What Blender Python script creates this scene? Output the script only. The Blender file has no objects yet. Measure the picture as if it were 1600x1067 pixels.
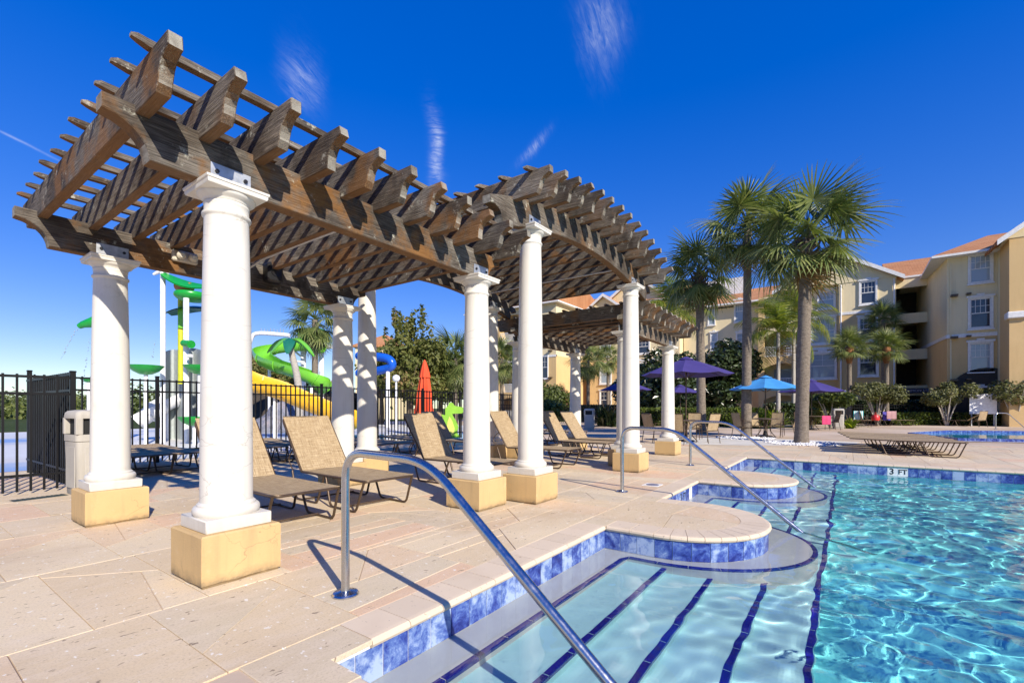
import bpy, bmesh, math, random
import numpy as np
from mathutils import Vector, Matrix
from mathutils.geometry import tessellate_polygon
R = math.radians
rnd = random.Random(7)
sc = bpy.context.scene
COL = sc.collection

# ---------------------------------------------------------------- camera
CT, ST, FPX, YH, CX, EYE = math.cos(.9606), math.sin(.9606), 723.72, 637.52, 818.2, 1.4
SCALE = 0.8                                   # the survey was made with a 1.4 eye height; the real one is about 1.1 m
cam_d = bpy.data.cameras.new('camera')
cam = bpy.data.objects.new('camera', cam_d)
COL.objects.link(cam)
cam.location = (0, 0, EYE)
cam.rotation_euler = (R(90), 0, -.9606)
cam_d.sensor_width = 36
cam_d.lens = FPX / 1600 * 36
cam_d.shift_x = -(CX - 800) / 1600
cam_d.shift_y = (YH - 533.5) / 1600
cam_d.clip_start, cam_d.clip_end = .05, 3000
sc.camera = cam

# ---------------------------------------------------------------- sky and sun
SUN_EL = R(30.6)
SUN = Vector((-.365 * math.cos(SUN_EL), -.931 * math.cos(SUN_EL), math.sin(SUN_EL)))
world = bpy.data.worlds.new('World')
sc.world = world
world.use_nodes = True
wn, wl = world.node_tree.nodes, world.node_tree.links
bg = wn['Background']
sky = wn.new('ShaderNodeTexSky')
sky.sky_type = 'NISHITA'
sky.sun_disc = False
sky.sun_elevation = SUN_EL
sky.sun_rotation = math.atan2(SUN.x, SUN.y) % (2 * math.pi)
sky.altitude = 0
sky.air_density, sky.dust_density, sky.ozone_density = 1.0, 0, 5.0
bg.inputs['Strength'].default_value = .14
hs = wn.new('ShaderNodeHueSaturation')
hs.inputs['Saturation'].default_value = 1.98
hs.inputs['Hue'].default_value = .535
hs.inputs['Value'].default_value = 1.98
gm = wn.new('ShaderNodeGamma'); gm.inputs[1].default_value = .5      # the polarised, even blue of the photograph
wl.new(sky.outputs[0], gm.inputs[0])
wl.new(gm.outputs[0], hs.inputs['Color'])
# thin cirrus, laid out by direction on the sky
tc = wn.new('ShaderNodeTexCoord')
def wmath(op, a, b=None, c=None):
    n = wn.new('ShaderNodeMath'); n.operation = op
    for i, v in enumerate((a, b, c)):
        if v is None: continue
        if isinstance(v, (int, float)): n.inputs[i].default_value = v
        else: wl.new(v, n.inputs[i])
    return n.outputs[0]
def px_dir(u, v):
    x, y, z = (u - CX) / FPX, 1.0, -(v - YH) / FPX
    return Vector((x * CT + y * ST, -x * ST + y * CT, z)).normalized()
cloud = None
nrm = wn.new('ShaderNodeVectorMath'); nrm.operation = 'NORMALIZE'
wl.new(tc.outputs['Generated'], nrm.inputs[0])
def wisp(c0, c1, width, stren, seed, streak=40, lean=0.0):
    """a streak of cirrus between two directions of the sky"""
    global cloud
    a, b = px_dir(*c0), px_dir(*c1)
    mid = ((a + b) / 2).normalized(); t = (b - a); L = t.length / 2; t = t.normalized(); s = mid.cross(t).normalized()
    def dot(v):
        n = wn.new('ShaderNodeVectorMath'); n.operation = 'DOT_PRODUCT'; wl.new(nrm.outputs[0], n.inputs[0]); n.inputs[1].default_value = v
        return n.outputs['Value']
    x, y, front = dot(t), dot(s), dot(mid)
    cmb = wn.new('ShaderNodeCombineXYZ'); wl.new(x, cmb.inputs[0]); wl.new(y, cmb.inputs[1]); cmb.inputs[2].default_value = seed
    big = wn.new('ShaderNodeTexNoise'); big.inputs['Scale'].default_value = 9; big.inputs['Detail'].default_value = 5; wl.new(cmb.outputs[0], big.inputs['Vector'])
    y2 = wmath('ADD', y, wmath('MULTIPLY', wmath('SUBTRACT', big.outputs['Fac'], .5), width * 3.2))
    x2 = wmath('ADD', x, wmath('MULTIPLY', wmath('SUBTRACT', big.outputs['Fac'], .5), L * 1.2))
    def bell(c, w, k): return wmath('EXPONENT', wmath('MULTIPLY', wmath('POWER', wmath('ABSOLUTE', wmath('DIVIDE', c, w)), 2.0), -k))
    m = wmath('MULTIPLY', bell(x2, L, 2.2), bell(y2, width, 3.0))
    ang = lean
    xr = wmath('ADD', wmath('MULTIPLY', x, math.cos(ang)), wmath('MULTIPLY', y, math.sin(ang)))
    yr = wmath('SUBTRACT', wmath('MULTIPLY', y, math.cos(ang)), wmath('MULTIPLY', x, math.sin(ang)))
    cm2 = wn.new('ShaderNodeCombineXYZ'); wl.new(wmath('MULTIPLY', xr, streak), cm2.inputs[0]); wl.new(wmath('MULTIPLY', yr, streak * .22), cm2.inputs[1]); cm2.inputs[2].default_value = seed * 3
    fine = wn.new('ShaderNodeTexNoise'); fine.inputs['Scale'].default_value = 1.6; fine.inputs['Detail'].default_value = 8; fine.inputs['Roughness'].default_value = .68; fine.inputs['Distortion'].default_value = .8; wl.new(cm2.outputs[0], fine.inputs['Vector'])
    f = wmath('POWER', wmath('MULTIPLY', wmath('MAXIMUM', wmath('SUBTRACT', fine.outputs['Fac'], .27), 0), 2.3), 1.5)
    m = wmath('MULTIPLY', wmath('MULTIPLY', m, f), wmath('MULTIPLY', wmath('GREATER_THAN', front, 0), stren))
    cloud = m if cloud is None else wmath('MAXIMUM', cloud, m)
wisp((930, -50), (952, 118), .043, .33, 1.3, 60, 1.35)
wisp((672, 172), (688, 300), .019, .66, 4.1, 110, .15)
wisp((466, 60), (486, 185), .030, .34, 7.7, 75, .8)
wisp((858, 200), (810, 258), .012, .36, 2.9, 100, .4)
wisp((-120, 145), (130, 270), .0026, .32, 5.5, 6)
mixc = wn.new('ShaderNodeMix'); mixc.data_type = 'RGBA'
wl.new(wmath('MINIMUM', cloud, 1.0), mixc.inputs['Factor'])
wl.new(hs.outputs[0], mixc.inputs[6])
mixc.inputs[7].default_value = (5.4, 5.7, 6.1, 1)
wl.new(mixc.outputs[2], bg.inputs['Color'])

sun_d = bpy.data.lights.new('sun', 'SUN')
sun_o = bpy.data.objects.new('sun', sun_d)
COL.objects.link(sun_o)
sun_o.rotation_euler = SUN.to_track_quat('Z', 'Y').to_euler()
sun_o.location = (0, 0, 40)
sun_d.energy = 5.0
sun_d.angle = R(.53)
sun_d.color = (1.0, .915, .79)

sc.view_settings.view_transform = 'Standard'
sc.view_settings.look = 'None'
sc.view_settings.gamma = 1
sc.view_settings.use_curve_mapping = False
sc.view_settings.exposure = .46
sc.render.engine = 'CYCLES'
cy = sc.cycles
cy.max_bounces, cy.diffuse_bounces, cy.glossy_bounces, cy.transmission_bounces, cy.transparent_max_bounces = 10, 4, 4, 8, 12
cy.caustics_refractive, cy.caustics_reflective = True, False
cy.sample_clamp_indirect = 4
cy.blur_glossy = .4
cy.use_denoising = True
cy.use_adaptive_sampling = True
cy.adaptive_threshold = .012
try:
    cy.denoiser = 'OPENIMAGEDENOISE'
    cy.denoising_input_passes = 'RGB_ALBEDO_NORMAL'
    cy.denoising_prefilter = 'ACCURATE'
except Exception:
    pass

# ---------------------------------------------------------------- helpers
def un(u, v, z=0.0):
    y = FPX * (EYE - z) / (v - YH); x = (u - CX) / FPX * y
    return (x * CT + y * ST, -x * ST + y * CT, z)
def at(u, Y, z=0.0):
    """ground position seen in column u at depth Y"""
    x = (u - CX) / FPX * Y
    return (x * CT + Y * ST, -x * ST + Y * CT, z)
def zat(v, Y):
    return EYE - (v - YH) / FPX * Y

class MB:
    """collects shapes for ONE mesh object"""
    def __init__(s): s.v, s.f, s.m, s.mi = [], [], [], 0
    def mat(s, i): s.mi = i; return s
    def add(s, vs, fs):
        o = len(s.v); s.v += [tuple(p) for p in vs]
        s.f += [tuple(i + o for i in f) for f in fs]; s.m += [s.mi] * len(fs)
    def box(s, c, d, rz=0, ch=0, M=None):
        """box centre c, full size d, turn rz, edge chamfer ch"""
        hx, hy, hz = d[0] / 2, d[1] / 2, d[2] / 2
        if ch <= 0:
            vs = [(x, y, z) for x in (-hx, hx) for y in (-hy, hy) for z in (-hz, hz)]
            fs = [(0, 1, 3, 2), (4, 6, 7, 5), (0, 4, 5, 1), (2, 3, 7, 6), (0, 2, 6, 4), (1, 5, 7, 3)]
        else:
            vs, idx = [], {}
            for sx in (-1, 1):
                for sy in (-1, 1):
                    for sz in (-1, 1):
                        for ax in range(3):
                            p = [sx * (hx - ch), sy * (hy - ch), sz * (hz - ch)]
                            p[ax] = (sx * hx, sy * hy, sz * hz)[ax]
                            idx[sx, sy, sz, ax] = len(vs); vs.append(tuple(p))
            fs = []
            for ax in range(3):
                b, c2 = [(1, 2), (2, 0), (0, 1)][ax]
                for sg in (-1, 1):
                    q = []
                    for (u, w) in ((-1, -1), (1, -1), (1, 1), (-1, 1)):
                        k = [0, 0, 0]; k[ax] = sg; k[b] = u; k[c2] = w; q.append(idx[k[0], k[1], k[2], ax])
                    fs.append(tuple(q) if sg > 0 else tuple(q[::-1]))
                for u in (-1, 1):
                    for w in (-1, 1):
                        k0 = [0, 0, 0]; k1 = [0, 0, 0]
                        k0[ax], k1[ax] = -1, 1
                        for k in (k0, k1): k[b] = u; k[c2] = w
                        q = [idx[(*k0, b)], idx[(*k1, b)], idx[(*k1, c2)], idx[(*k0, c2)]]
                        fs.append(tuple(q) if u * w > 0 else tuple(q[::-1]))
            for sx in (-1, 1):
                for sy in (-1, 1):
                    for sz in (-1, 1):
                        q = [idx[sx, sy, sz, a] for a in range(3)]
                        fs.append(tuple(q) if sx * sy * sz > 0 else tuple(q[::-1]))
        cr, sr = math.cos(rz), math.sin(rz)
        out = []
        for x, y, z in vs:
            if M is not None:
                p = M @ Vector((x, y, z)); out.append((c[0] + p.x, c[1] + p.y, c[2] + p.z))
            else: out.append((c[0] + x * cr - y * sr, c[1] + x * sr + y * cr, c[2] + z))
        s.add(out, fs); return s
    def bar(s, p, q, w, h, up=(0, 0, 1), ch=0):
        """rectangular bar from p to q, width w, height h"""
        p, q = Vector(p), Vector(q); d = q - p; L = d.length; d.normalize()
        u = Vector(up)
        if abs(d.dot(u)) > .98: u = Vector((1, 0, 0))
        y = u.cross(d).normalized(); z = d.cross(y)
        M = Matrix((d, y, z)).transposed()
        return s.box((p + q) / 2, (L, w, h), M=M, ch=ch)
    def tube(s, pts, r, n=8, closed=False, cap=True):
        pts = [Vector(p) for p in pts]; N = len(pts)
        rr = r if isinstance(r, (list, tuple)) else [r] * N
        prev = None; o = []
        for i, p in enumerate(pts):
            a = pts[i - 1] if (i or closed) else p; b = pts[(i + 1) % N] if (i < N - 1 or closed) else p
            d = (b - a)
            if d.length < 1e-9: d = Vector((0, 0, 1))
            d.normalize()
            if prev is None:
                u = Vector((0, 0, 1)) if abs(d.z) < .9 else Vector((1, 0, 0))
                x = d.cross(u).normalized()
            else:
                x = (prev - d * prev.dot(d)).normalized()
            prev = x; y = d.cross(x)
            o += [p + (x * math.cos(t) + y * math.sin(t)) * rr[i] for t in (2 * math.pi * k / n for k in range(n))]
        fs = []
        for i in range(N if closed else N - 1):
            j = (i + 1) % N
            for k in range(n):
                k2 = (k + 1) % n; fs.append((i * n + k, i * n + k2, j * n + k2, j * n + k))
        if cap and not closed:
            fs.append(tuple(range(n - 1, -1, -1))); fs.append(tuple((N - 1) * n + k for k in range(n)))
        s.add(o, fs); return s
    def lathe(s, prof, c=(0, 0, 0), n=32, a0=0, a1=None):
        full = a1 is None; m = n if full else n + 1
        span = 2 * math.pi if full else a1 - a0
        o = [(c[0] + r * math.cos(a0 + span * k / n), c[1] + r * math.sin(a0 + span * k / n), c[2] + z) for r, z in prof for k in range(m)]
        fs = []
        for i in range(len(prof) - 1):
            for k in range(n):
                k2 = (k + 1) % m; fs.append((i * m + k, i * m + k2, (i + 1) * m + k2, (i + 1) * m + k))
        if full:
            if prof[0][0] > 1e-6: fs.append(tuple(range(m - 1, -1, -1)))
            if prof[-1][0] > 1e-6: fs.append(tuple((len(prof) - 1) * m + k for k in range(m)))
        s.add(o, fs); return s
    def prism(s, poly, fn, t0, t1):
        """polygon of 2-D points pushed from t0 to t1; fn(x, y, t) gives the 3-D point"""
        n = len(poly); o = [fn(x, y, t0) for x, y in poly] + [fn(x, y, t1) for x, y in poly]
        tris = tessellate_polygon([[Vector((x, y, 0)) for x, y in poly]])
        fs = [tuple(t) for t in tris] + [tuple(i + n for i in t[::-1]) for t in tris]
        fs += [(i, i + n, (i + 1) % n + n, (i + 1) % n) for i in range(n)]
        s.add(o, fs); return s
    def sheet(s, poly, z):
        tris = tessellate_polygon([[Vector((x, y, 0)) for x, y in poly]])
        o = [(x, y, z) for x, y in poly]; fs = []
        for t in tris:
            a, b, c = (poly[i] for i in t)
            cr = (b[0] - a[0]) * (c[1] - a[1]) - (b[1] - a[1]) * (c[0] - a[0])
            fs.append(tuple(t) if cr > 0 else tuple(t[::-1]))
        s.add(o, fs); return s
    def mesh(s, name, mats, smooth=None):
        me = bpy.data.meshes.new(name)
        me.from_pydata(s.v, [], s.f)
        for m in (mats if isinstance(mats, (list, tuple)) else [mats]): me.materials.append(m)
        if any(s.m): me.polygons.foreach_set('material_index', s.m)
        bm = bmesh.new(); bm.from_mesh(me); bmesh.ops.recalc_face_normals(bm, faces=bm.faces); bm.to_mesh(me); bm.free()
        if smooth:
            me.polygons.foreach_set('use_smooth', [True] * len(me.polygons))
            me.set_sharp_from_angle(angle=R(smooth))
        me.update()
        return me
    def build(s, name, mats, parent=None, smooth=None, **k):
        return link(name, s.mesh(name, mats, smooth), parent, **k)

def tag(o, label=None, cat=None, group=None, kind=None):
    for k, v in (('label', label), ('category', cat), ('group', group), ('kind', kind)):
        if v: o[k] = v
    return o
def link(name, data, parent=None, loc=(0, 0, 0), rz=0, **k):
    o = bpy.data.objects.new(name, data); COL.objects.link(o)
    o.location = loc; o.rotation_euler = (0, 0, rz)
    if parent is not None: o.parent = parent
    return tag(o, **k)
def thing(name, label, cat, loc=(0, 0, 0), rz=0, group=None):
    return link(name, None, None, loc, rz, label=label, cat=cat, group=group)
KIDS = {}
def copy_tree(o, parent=None, loc=None, rz=None, label=None):
    c = o.copy(); COL.objects.link(c)
    if parent is not None: c.parent = parent
    if loc is not None: c.location = loc
    if rz is not None: c.rotation_euler = (0, 0, rz)
    if label: c['label'] = label
    for ch in o.children: copy_tree(ch, c)
    return c
def arc(c, r, a0, a1, n):
    return [(c[0] + r * math.cos(a0 + (a1 - a0) * i / n), c[1] + r * math.sin(a0 + (a1 - a0) * i / n)) for i in range(n + 1)]
def smooth_path(pts, k=6):
    """Catmull-Rom through 3-D points"""
    P = [Vector(p) for p in pts]; out = []
    for i in range(len(P) - 1):
        p0, p1, p2, p3 = P[max(i - 1, 0)], P[i], P[i + 1], P[min(i + 2, len(P) - 1)]
        for j in range(k):
            t = j / k
            out.append(.5 * ((2 * p1) + (p2 - p0) * t + (2 * p0 - 5 * p1 + 4 * p2 - p3) * t * t + (3 * p1 - p0 - 3 * p2 + p3) * t ** 3))
    out.append(P[-1]); return out
def fillet(pts, r, n=5):
    """polyline with its corners rounded to radius-like r"""
    P = [Vector(p) for p in pts]; out = [P[0]]
    for i in range(1, len(P) - 1):
        a, b, c = P[i - 1], P[i], P[i + 1]
        ra = min(r, (a - b).length * .49); rc = min(r, (c - b).length * .49)
        p, q = b + (a - b).normalized() * ra, b + (c - b).normalized() * rc
        for j in range(n + 1):
            t = j / n; out.append(p * (1 - t) ** 2 + b * 2 * t * (1 - t) + q * t * t)
    out.append(P[-1]); return out

# ---------------------------------------------------------------- materials
class NT:
    def __init__(s, name):
        s.m = bpy.data.materials.new(name); s.m.use_nodes = True
        s.t = s.m.node_tree; s.b = s.t.nodes['Principled BSDF']; s.out = s.t.nodes['Material Output']
        s._obj = None
    def n(s, t, **k):
        x = s.t.nodes.new(t)
        for a, b in k.items(): setattr(x, a, b)
        return x
    def l(s, a, b): s.t.links.new(a, b)
    def set(s, sock, v):
        if isinstance(v, bpy.types.NodeSocket): s.l(v, sock)
        elif isinstance(v, (tuple, list)): sock.default_value = (*v, 1) if len(v) == 3 and sock.type == 'RGBA' else v
        else: sock.default_value = v
    def coord(s, kind='Object', scale=(1, 1, 1), rot=(0, 0, 0), loc=(0, 0, 0)):
        t = s.n('ShaderNodeTexCoord'); m = s.n('ShaderNodeMapping')
        m.inputs['Scale'].default_value = scale; m.inputs['Rotation'].default_value = rot; m.inputs['Location'].default_value = loc
        s.l(t.outputs[kind], m.inputs['Vector']); return m.outputs[0]
    def world(s, scale=(1, 1, 1)):
        g = s.n('ShaderNodeNewGeometry'); m = s.n('ShaderNodeMapping'); m.inputs['Scale'].default_value = scale
        s.l(g.outputs['Position'], m.inputs['Vector']); return m.outputs[0]
    def jitter(s, vec, amt=7.0):
        """moves the pattern by the object's own random number, so that alike pieces differ"""
        o = s.n('ShaderNodeObjectInfo'); a = s.n('ShaderNodeVectorMath', operation='ADD'); mu = s.math('MULTIPLY', o.outputs['Random'], amt)
        s.l(vec, a.inputs[0]); s.l(mu, a.inputs[1]); return a.outputs[0]
    def rand(s): return s.n('ShaderNodeObjectInfo').outputs['Random']
    def noise(s, vec, scale=5, detail=4, rough=.55, dist=0):
        x = s.n('ShaderNodeTexNoise'); x.inputs['Scale'].default_value = scale; x.inputs['Detail'].default_value = detail
        x.inputs['Roughness'].default_value = rough; x.inputs['Distortion'].default_value = dist
        if vec is not None: s.l(vec, x.inputs['Vector'])
        return x.outputs['Fac']
    def voro(s, vec, scale=5, feat='F1', out='Distance'):
        x = s.n('ShaderNodeTexVoronoi', feature=feat); x.inputs['Scale'].default_value = scale
        if vec is not None: s.l(vec, x.inputs['Vector'])
        return x.outputs[out]
    def math(s, op, a, b=None, c=None, clamp=False):
        x = s.n('ShaderNodeMath', operation=op, use_clamp=clamp)
        for i, v in enumerate((a, b, c)):
            if v is not None: s.set(x.inputs[i], v)
        return x.outputs[0]
    def ramp(s, fac, stops, interp='LINEAR'):
        x = s.n('ShaderNodeValToRGB'); x.color_ramp.interpolation = interp; e = x.color_ramp.elements
        while len(e) > 1: e.remove(e[-1])
        for i, (p, c) in enumerate(stops):
            k = e[0] if i == 0 else e.new(p)
            k.position = p; k.color = (*c, 1) if isinstance(c, (tuple, list)) else (c, c, c, 1)
        s.l(fac, x.inputs[0]); return x.outputs[0]
    def mix(s, fac, a, b, mode='MIX'):
        x = s.n('ShaderNodeMix', data_type='RGBA', blend_type=mode)
        s.set(x.inputs[0], fac); s.set(x.inputs[6], a); s.set(x.inputs[7], b); return x.outputs[2]
    def bump(s, h, strength=.3, dist=.01, prev=None):
        x = s.n('ShaderNodeBump'); x.inputs['Strength'].default_value = strength; x.inputs['Distance'].default_value = dist
        s.l(h, x.inputs['Height'])
        if prev is not None: s.l(prev, x.inputs['Normal'])
        return x.outputs[0]
    def done(s, color=None, rough=None, normal=None, metal=None, spec=None, **k):
        if color is not None: s.set(s.b.inputs['Base Color'], color)
        if rough is not None: s.set(s.b.inputs['Roughness'], rough)
        if normal is not None: s.l(normal, s.b.inputs['Normal'])
        if metal is not None: s.b.inputs['Metallic'].default_value = metal
        if spec is not None: s.b.inputs['Specular IOR Level'].default_value = spec
        for a, v in k.items(): s.set(s.b.inputs[a], v)
        return s.m

def plain(name, col, rough=.5, metal=0, var=.12, scale=6, bump=.0, spec=.5):
    """paint or plastic with slight wear"""
    t = NT(name); v = t.jitter(t.coord())
    f = t.noise(v, scale, 5)
    c = t.mix(t.ramp(f, [(.3, 0), (.75, 1)]), tuple(x * (1 - var) for x in col), tuple(min(1, x * (1 + var)) for x in col))
    nm = t.bump(t.noise(v, scale * 12, 3), bump, .004) if bump else None
    return t.done(c, rough, nm, metal, spec)

def wood(name, axis, dark=1.0):
    t = NT(name)
    sl = [30, 30, 30]; sl[axis] = 1.3
    so = t.jitter(t.coord(), 13)
    def sc_(v, s3):
        m = t.n('ShaderNodeMapping'); m.inputs['Scale'].default_value = s3; t.l(v, m.inputs['Vector']); return m.outputs[0]
    grain = t.noise(sc_(so, sl), 3.0, 8, .65, .35)
    sl2 = [60, 60, 60]; sl2[axis] = 2.2
    fine = t.noise(sc_(so, sl2), 2.5, 4, .6)
    base = t.ramp(grain, [(.26, (.045, .040, .035)), (.42, (.150, .134, .114)), (.58, (.285, .260, .222)), (.80, (.48, .45, .40))])
    base = t.mix(t.math('MULTIPLY', t.ramp(fine, [(.36, 1), (.52, 0)]), .6), base, (.04, .030, .022))
    rn = t.rand()
    base = t.mix(t.ramp(rn, [(0, .0), (1, .6)]), base, t.mix(1, base, (.86, .73, .59), 'MULTIPLY'))
    base = t.mix(1, base, t.ramp(t.math('FRACT', t.math('MULTIPLY', rn, 3.7)), [(0, (.62, .61, .60)), (1, (1.0, 1.0, 1.0))]), 'MULTIPLY')
    big = t.noise(so, 1.1, 4, .6)
    base = t.mix(t.ramp(big, [(.42, .85), (.56, 0)]), base, t.mix(1, base, (.42, .37, .33), 'MULTIPLY'))
    rust = t.noise(so, 1.5, 5, .62)
    rmask = t.math('MULTIPLY', t.math('MULTIPLY', t.ramp(rust, [(.52, 0), (.62, 1)]), .8), t.ramp(t.math('FRACT', t.math('MULTIPLY', rn, 7.3)), [(.2, .25), (.8, 1)]))
    base = t.mix(rmask, base, t.mix(grain, (.105, .042, .010), (.33, .155, .04)))
    blk = t.ramp(t.noise(so, 2.1, 6, .7), [(.54, 0), (.68, .8)])
    base = t.mix(blk, base, (.026, .021, .017))
    lich = t.noise(so, 3.6, 7, .72)
    lm = t.math('MULTIPLY', t.ramp(lich, [(.585, 0), (.65, 1)]), t.ramp(t.noise(so, 24, 3), [(.43, 0), (.55, 1)]))
    base = t.mix(t.math('MULTIPLY', lm, .85), base, (.44, .43, .35))
    # the sheltered underside keeps its brown; warm bounce off the deck is painted in
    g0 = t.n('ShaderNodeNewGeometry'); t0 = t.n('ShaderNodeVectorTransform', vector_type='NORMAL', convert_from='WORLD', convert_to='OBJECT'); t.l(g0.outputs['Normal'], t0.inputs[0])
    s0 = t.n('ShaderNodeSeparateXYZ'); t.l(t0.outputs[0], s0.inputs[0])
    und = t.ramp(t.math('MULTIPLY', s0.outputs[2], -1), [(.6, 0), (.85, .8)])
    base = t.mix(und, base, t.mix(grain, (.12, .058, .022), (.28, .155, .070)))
    # bare end grain, bleached where it faces along the board
    g_ = t.n('ShaderNodeNewGeometry'); tf = t.n('ShaderNodeVectorTransform', vector_type='NORMAL', convert_from='WORLD', convert_to='OBJECT'); t.l(g_.outputs['Normal'], tf.inputs[0])
    sx = t.n('ShaderNodeSeparateXYZ'); t.l(tf.outputs[0], sx.inputs[0])
    endm = t.ramp(t.math('ABSOLUTE', sx.outputs[axis]), [(.86, 0), (.96, 1)])
    base = t.mix(t.math('MULTIPLY', endm, t.ramp(t.noise(so, 5, 4), [(.35, .15), (.6, .8)])), base, t.mix(t.noise(so, 12, 6, .7), (.16, .14, .11), (.52, .50, .42)))
    nm = t.bump(grain, .55, .012)
    nm = t.bump(fine, .45, .006, nm)
    return t.done(base, .88, nm, spec=.25)
WOODX, WOODY, WOODZ = wood('weathered_wood_lengthwise', 0), wood('weathered_wood_crosswise', 1), wood('weathered_wood_upright', 2)

def m_white():
    t = NT('white_column_paint'); v = t.jitter(t.coord())
    st = t.n('ShaderNodeMapping'); st.inputs['Scale'].default_value = (9, 9, .8); t.l(v, st.inputs['Vector'])
    streak = t.noise(st.outputs[0], 2, 5)
    blot = t.noise(v, 3, 6, .65)
    c = t.mix(t.ramp(streak, [(.48, 0), (.8, .5)]), (.675, .648, .580), (.57, .525, .435))
    c = t.mix(t.ramp(blot, [(.60, 0), (.75, .45)]), c, (.58, .54, .45))
    chip = t.math('MULTIPLY', t.ramp(t.noise(v, 26, 4, .7), [(.70, 0), (.72, 1)]), t.ramp(t.noise(v, 2.2, 2), [(.56, 0), (.62, 1)]))
    c = t.mix(chip, c, (.34, .30, .25))
    crack_v = t.n('ShaderNodeMapping'); crack_v.inputs['Scale'].default_value = (1.2, 1.2, 5); t.l(v, crack_v.inputs['Vector'])
    dst = t.n('ShaderNodeVectorMath', operation='ADD'); t.l(crack_v.outputs[0], dst.inputs[0])
    t.l(t.math('MULTIPLY', t.noise(v, 6, 3), .5), dst.inputs[1])
    cr = t.voro(dst.outputs[0], .8, 'DISTANCE_TO_EDGE')
    crm = t.math('MULTIPLY', t.ramp(cr, [(0, 1), (.011, 0)]), t.ramp(t.noise(v, 1.7, 2), [(.49, 0), (.56, 1)]))
    c = t.mix(t.math('MULTIPLY', crm, .6), c, (.35, .31, .26))
    sx = t.n('ShaderNodeSeparateXYZ'); t.l(v, sx.inputs[0]); sx2 = t.n('ShaderNodeSeparateXYZ'); t.l(t.coord(), sx2.inputs[0])
    low = t.math('ADD', sx2.outputs[2], t.math('MULTIPLY', t.math('SUBTRACT', t.noise(v, 5, 6, .7), .5), .5))
    c = t.mix(t.ramp(low, [(.42, .38), (.72, 0)]), c, (.47, .41, .32))
    nm = t.bump(t.noise(v, 70, 3), .12, .003)
    nm = t.bump(t.math('ADD', chip, crm), -.35, .004, nm)
    return t.done(c, .42, nm, spec=.35)
WHITE = m_white()

def m_stucco(name, c0, c1, stain, sc_=1.0, bump=.35, foot=False):
    t = NT(name); v = t.jitter(t.coord(scale=(sc_,) * 3))
    big = t.noise(v, 1.7, 5)
    c = t.mix(t.ramp(big, [(.35, 0), (.7, 1)]), c0, c1)
    st = t.n('ShaderNodeMapping'); st.inputs['Scale'].default_value = (10, 10, .9); t.l(v, st.inputs['Vector'])
    c = t.mix(t.ramp(t.noise(st.outputs[0], 1.6, 5), [(.52, 0), (.78, .55)]), c, stain)
    c = t.mix(t.ramp(t.noise(v, 9, 6, .7), [(.60, 0), (.74, .35)]), c, stain)
    if foot:
        sx = t.n('ShaderNodeSeparateXYZ'); t.l(t.coord(), sx.inputs[0])
        hgt = t.math('ADD', sx.outputs[2], t.math('MULTIPLY', t.math('SUBTRACT', t.noise(v, 7, 5, .7), .5), .16))
        c = t.mix(t.ramp(hgt, [(.015, .85), (.055, .25), (.10, 0)]), c, (.20, .15, .09))
        c = t.mix(t.ramp(t.noise(v, 5, 7, .75), [(.60, 0), (.70, .35)]), c, (.64, .49, .29))
        ck = t.n('ShaderNodeVectorMath', operation='ADD'); t.l(v, ck.inputs[0]); t.l(t.math('MULTIPLY', t.noise(v, 5, 4), .25), ck.inputs[1])
        cr = t.math('MULTIPLY', t.ramp(t.voro(ck.outputs[0], 2.1, 'DISTANCE_TO_EDGE'), [(0, 1), (.010, 0)]), t.ramp(t.noise(v, 2.3, 2), [(.50, 0), (.58, 1)]))
        c = t.mix(t.math('MULTIPLY', cr, .6), c, (.25, .18, .10))
    return t.done(c, .85, t.bump(t.noise(v, 55, 4), bump, .006), spec=.25)
TAN = m_stucco('tan_stucco', (.535, .365, .170), (.590, .410, .195), (.40, .28, .145), foot=True)
# ================================================================ ground, deck and pool
POOL = [('l', (1.47, -22), (1.47, 2.39)), ('l', (1.47, 2.39), (5.11, 2.39)),
        ('l', (5.11, 2.39), (5.11, 1.78)), ('a', (6.12, 1.78), 1.01), ('l', (7.13, 1.78), (7.13, 2.39)),
        ('l', (7.13, 2.39), (9.32, 2.39)),
        ('l', (9.32, 2.39), (9.32, 1.78)), ('a', (10.30, 1.78), .98), ('l', (11.28, 1.78), (11.28, 2.39)),
        ('l', (11.28, 2.39), (14.6, 2.39)), ('l', (14.6, 2.39), (14.6, -22))]
def seg_len(s):
    return math.pi * s[2] if s[0] == 'a' else math.dist(s[1], s[2])
def seg_at(s, t):
    """point and normal (towards the water) at parameter 0..1 of a piece of the pool's outline"""
    if s[0] == 'a':
        an = math.pi + math.pi * t; n = (math.cos(an), math.sin(an))
        return (s[1][0] + s[2] * n[0], s[1][1] + s[2] * n[1]), n
    (x0, y0), (x1, y1) = s[1], s[2]; L = math.dist(s[1], s[2])
    return (x0 + (x1 - x0) * t, y0 + (y1 - y0) * t), ((y1 - y0) / L, -(x1 - x0) / L)
outline = []
for s in POOL:
    k = 24 if s[0] == 'a' else 1
    outline += [seg_at(s, i / k)[0] for i in range(k)]
outline.append(POOL[-1][2])

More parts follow.
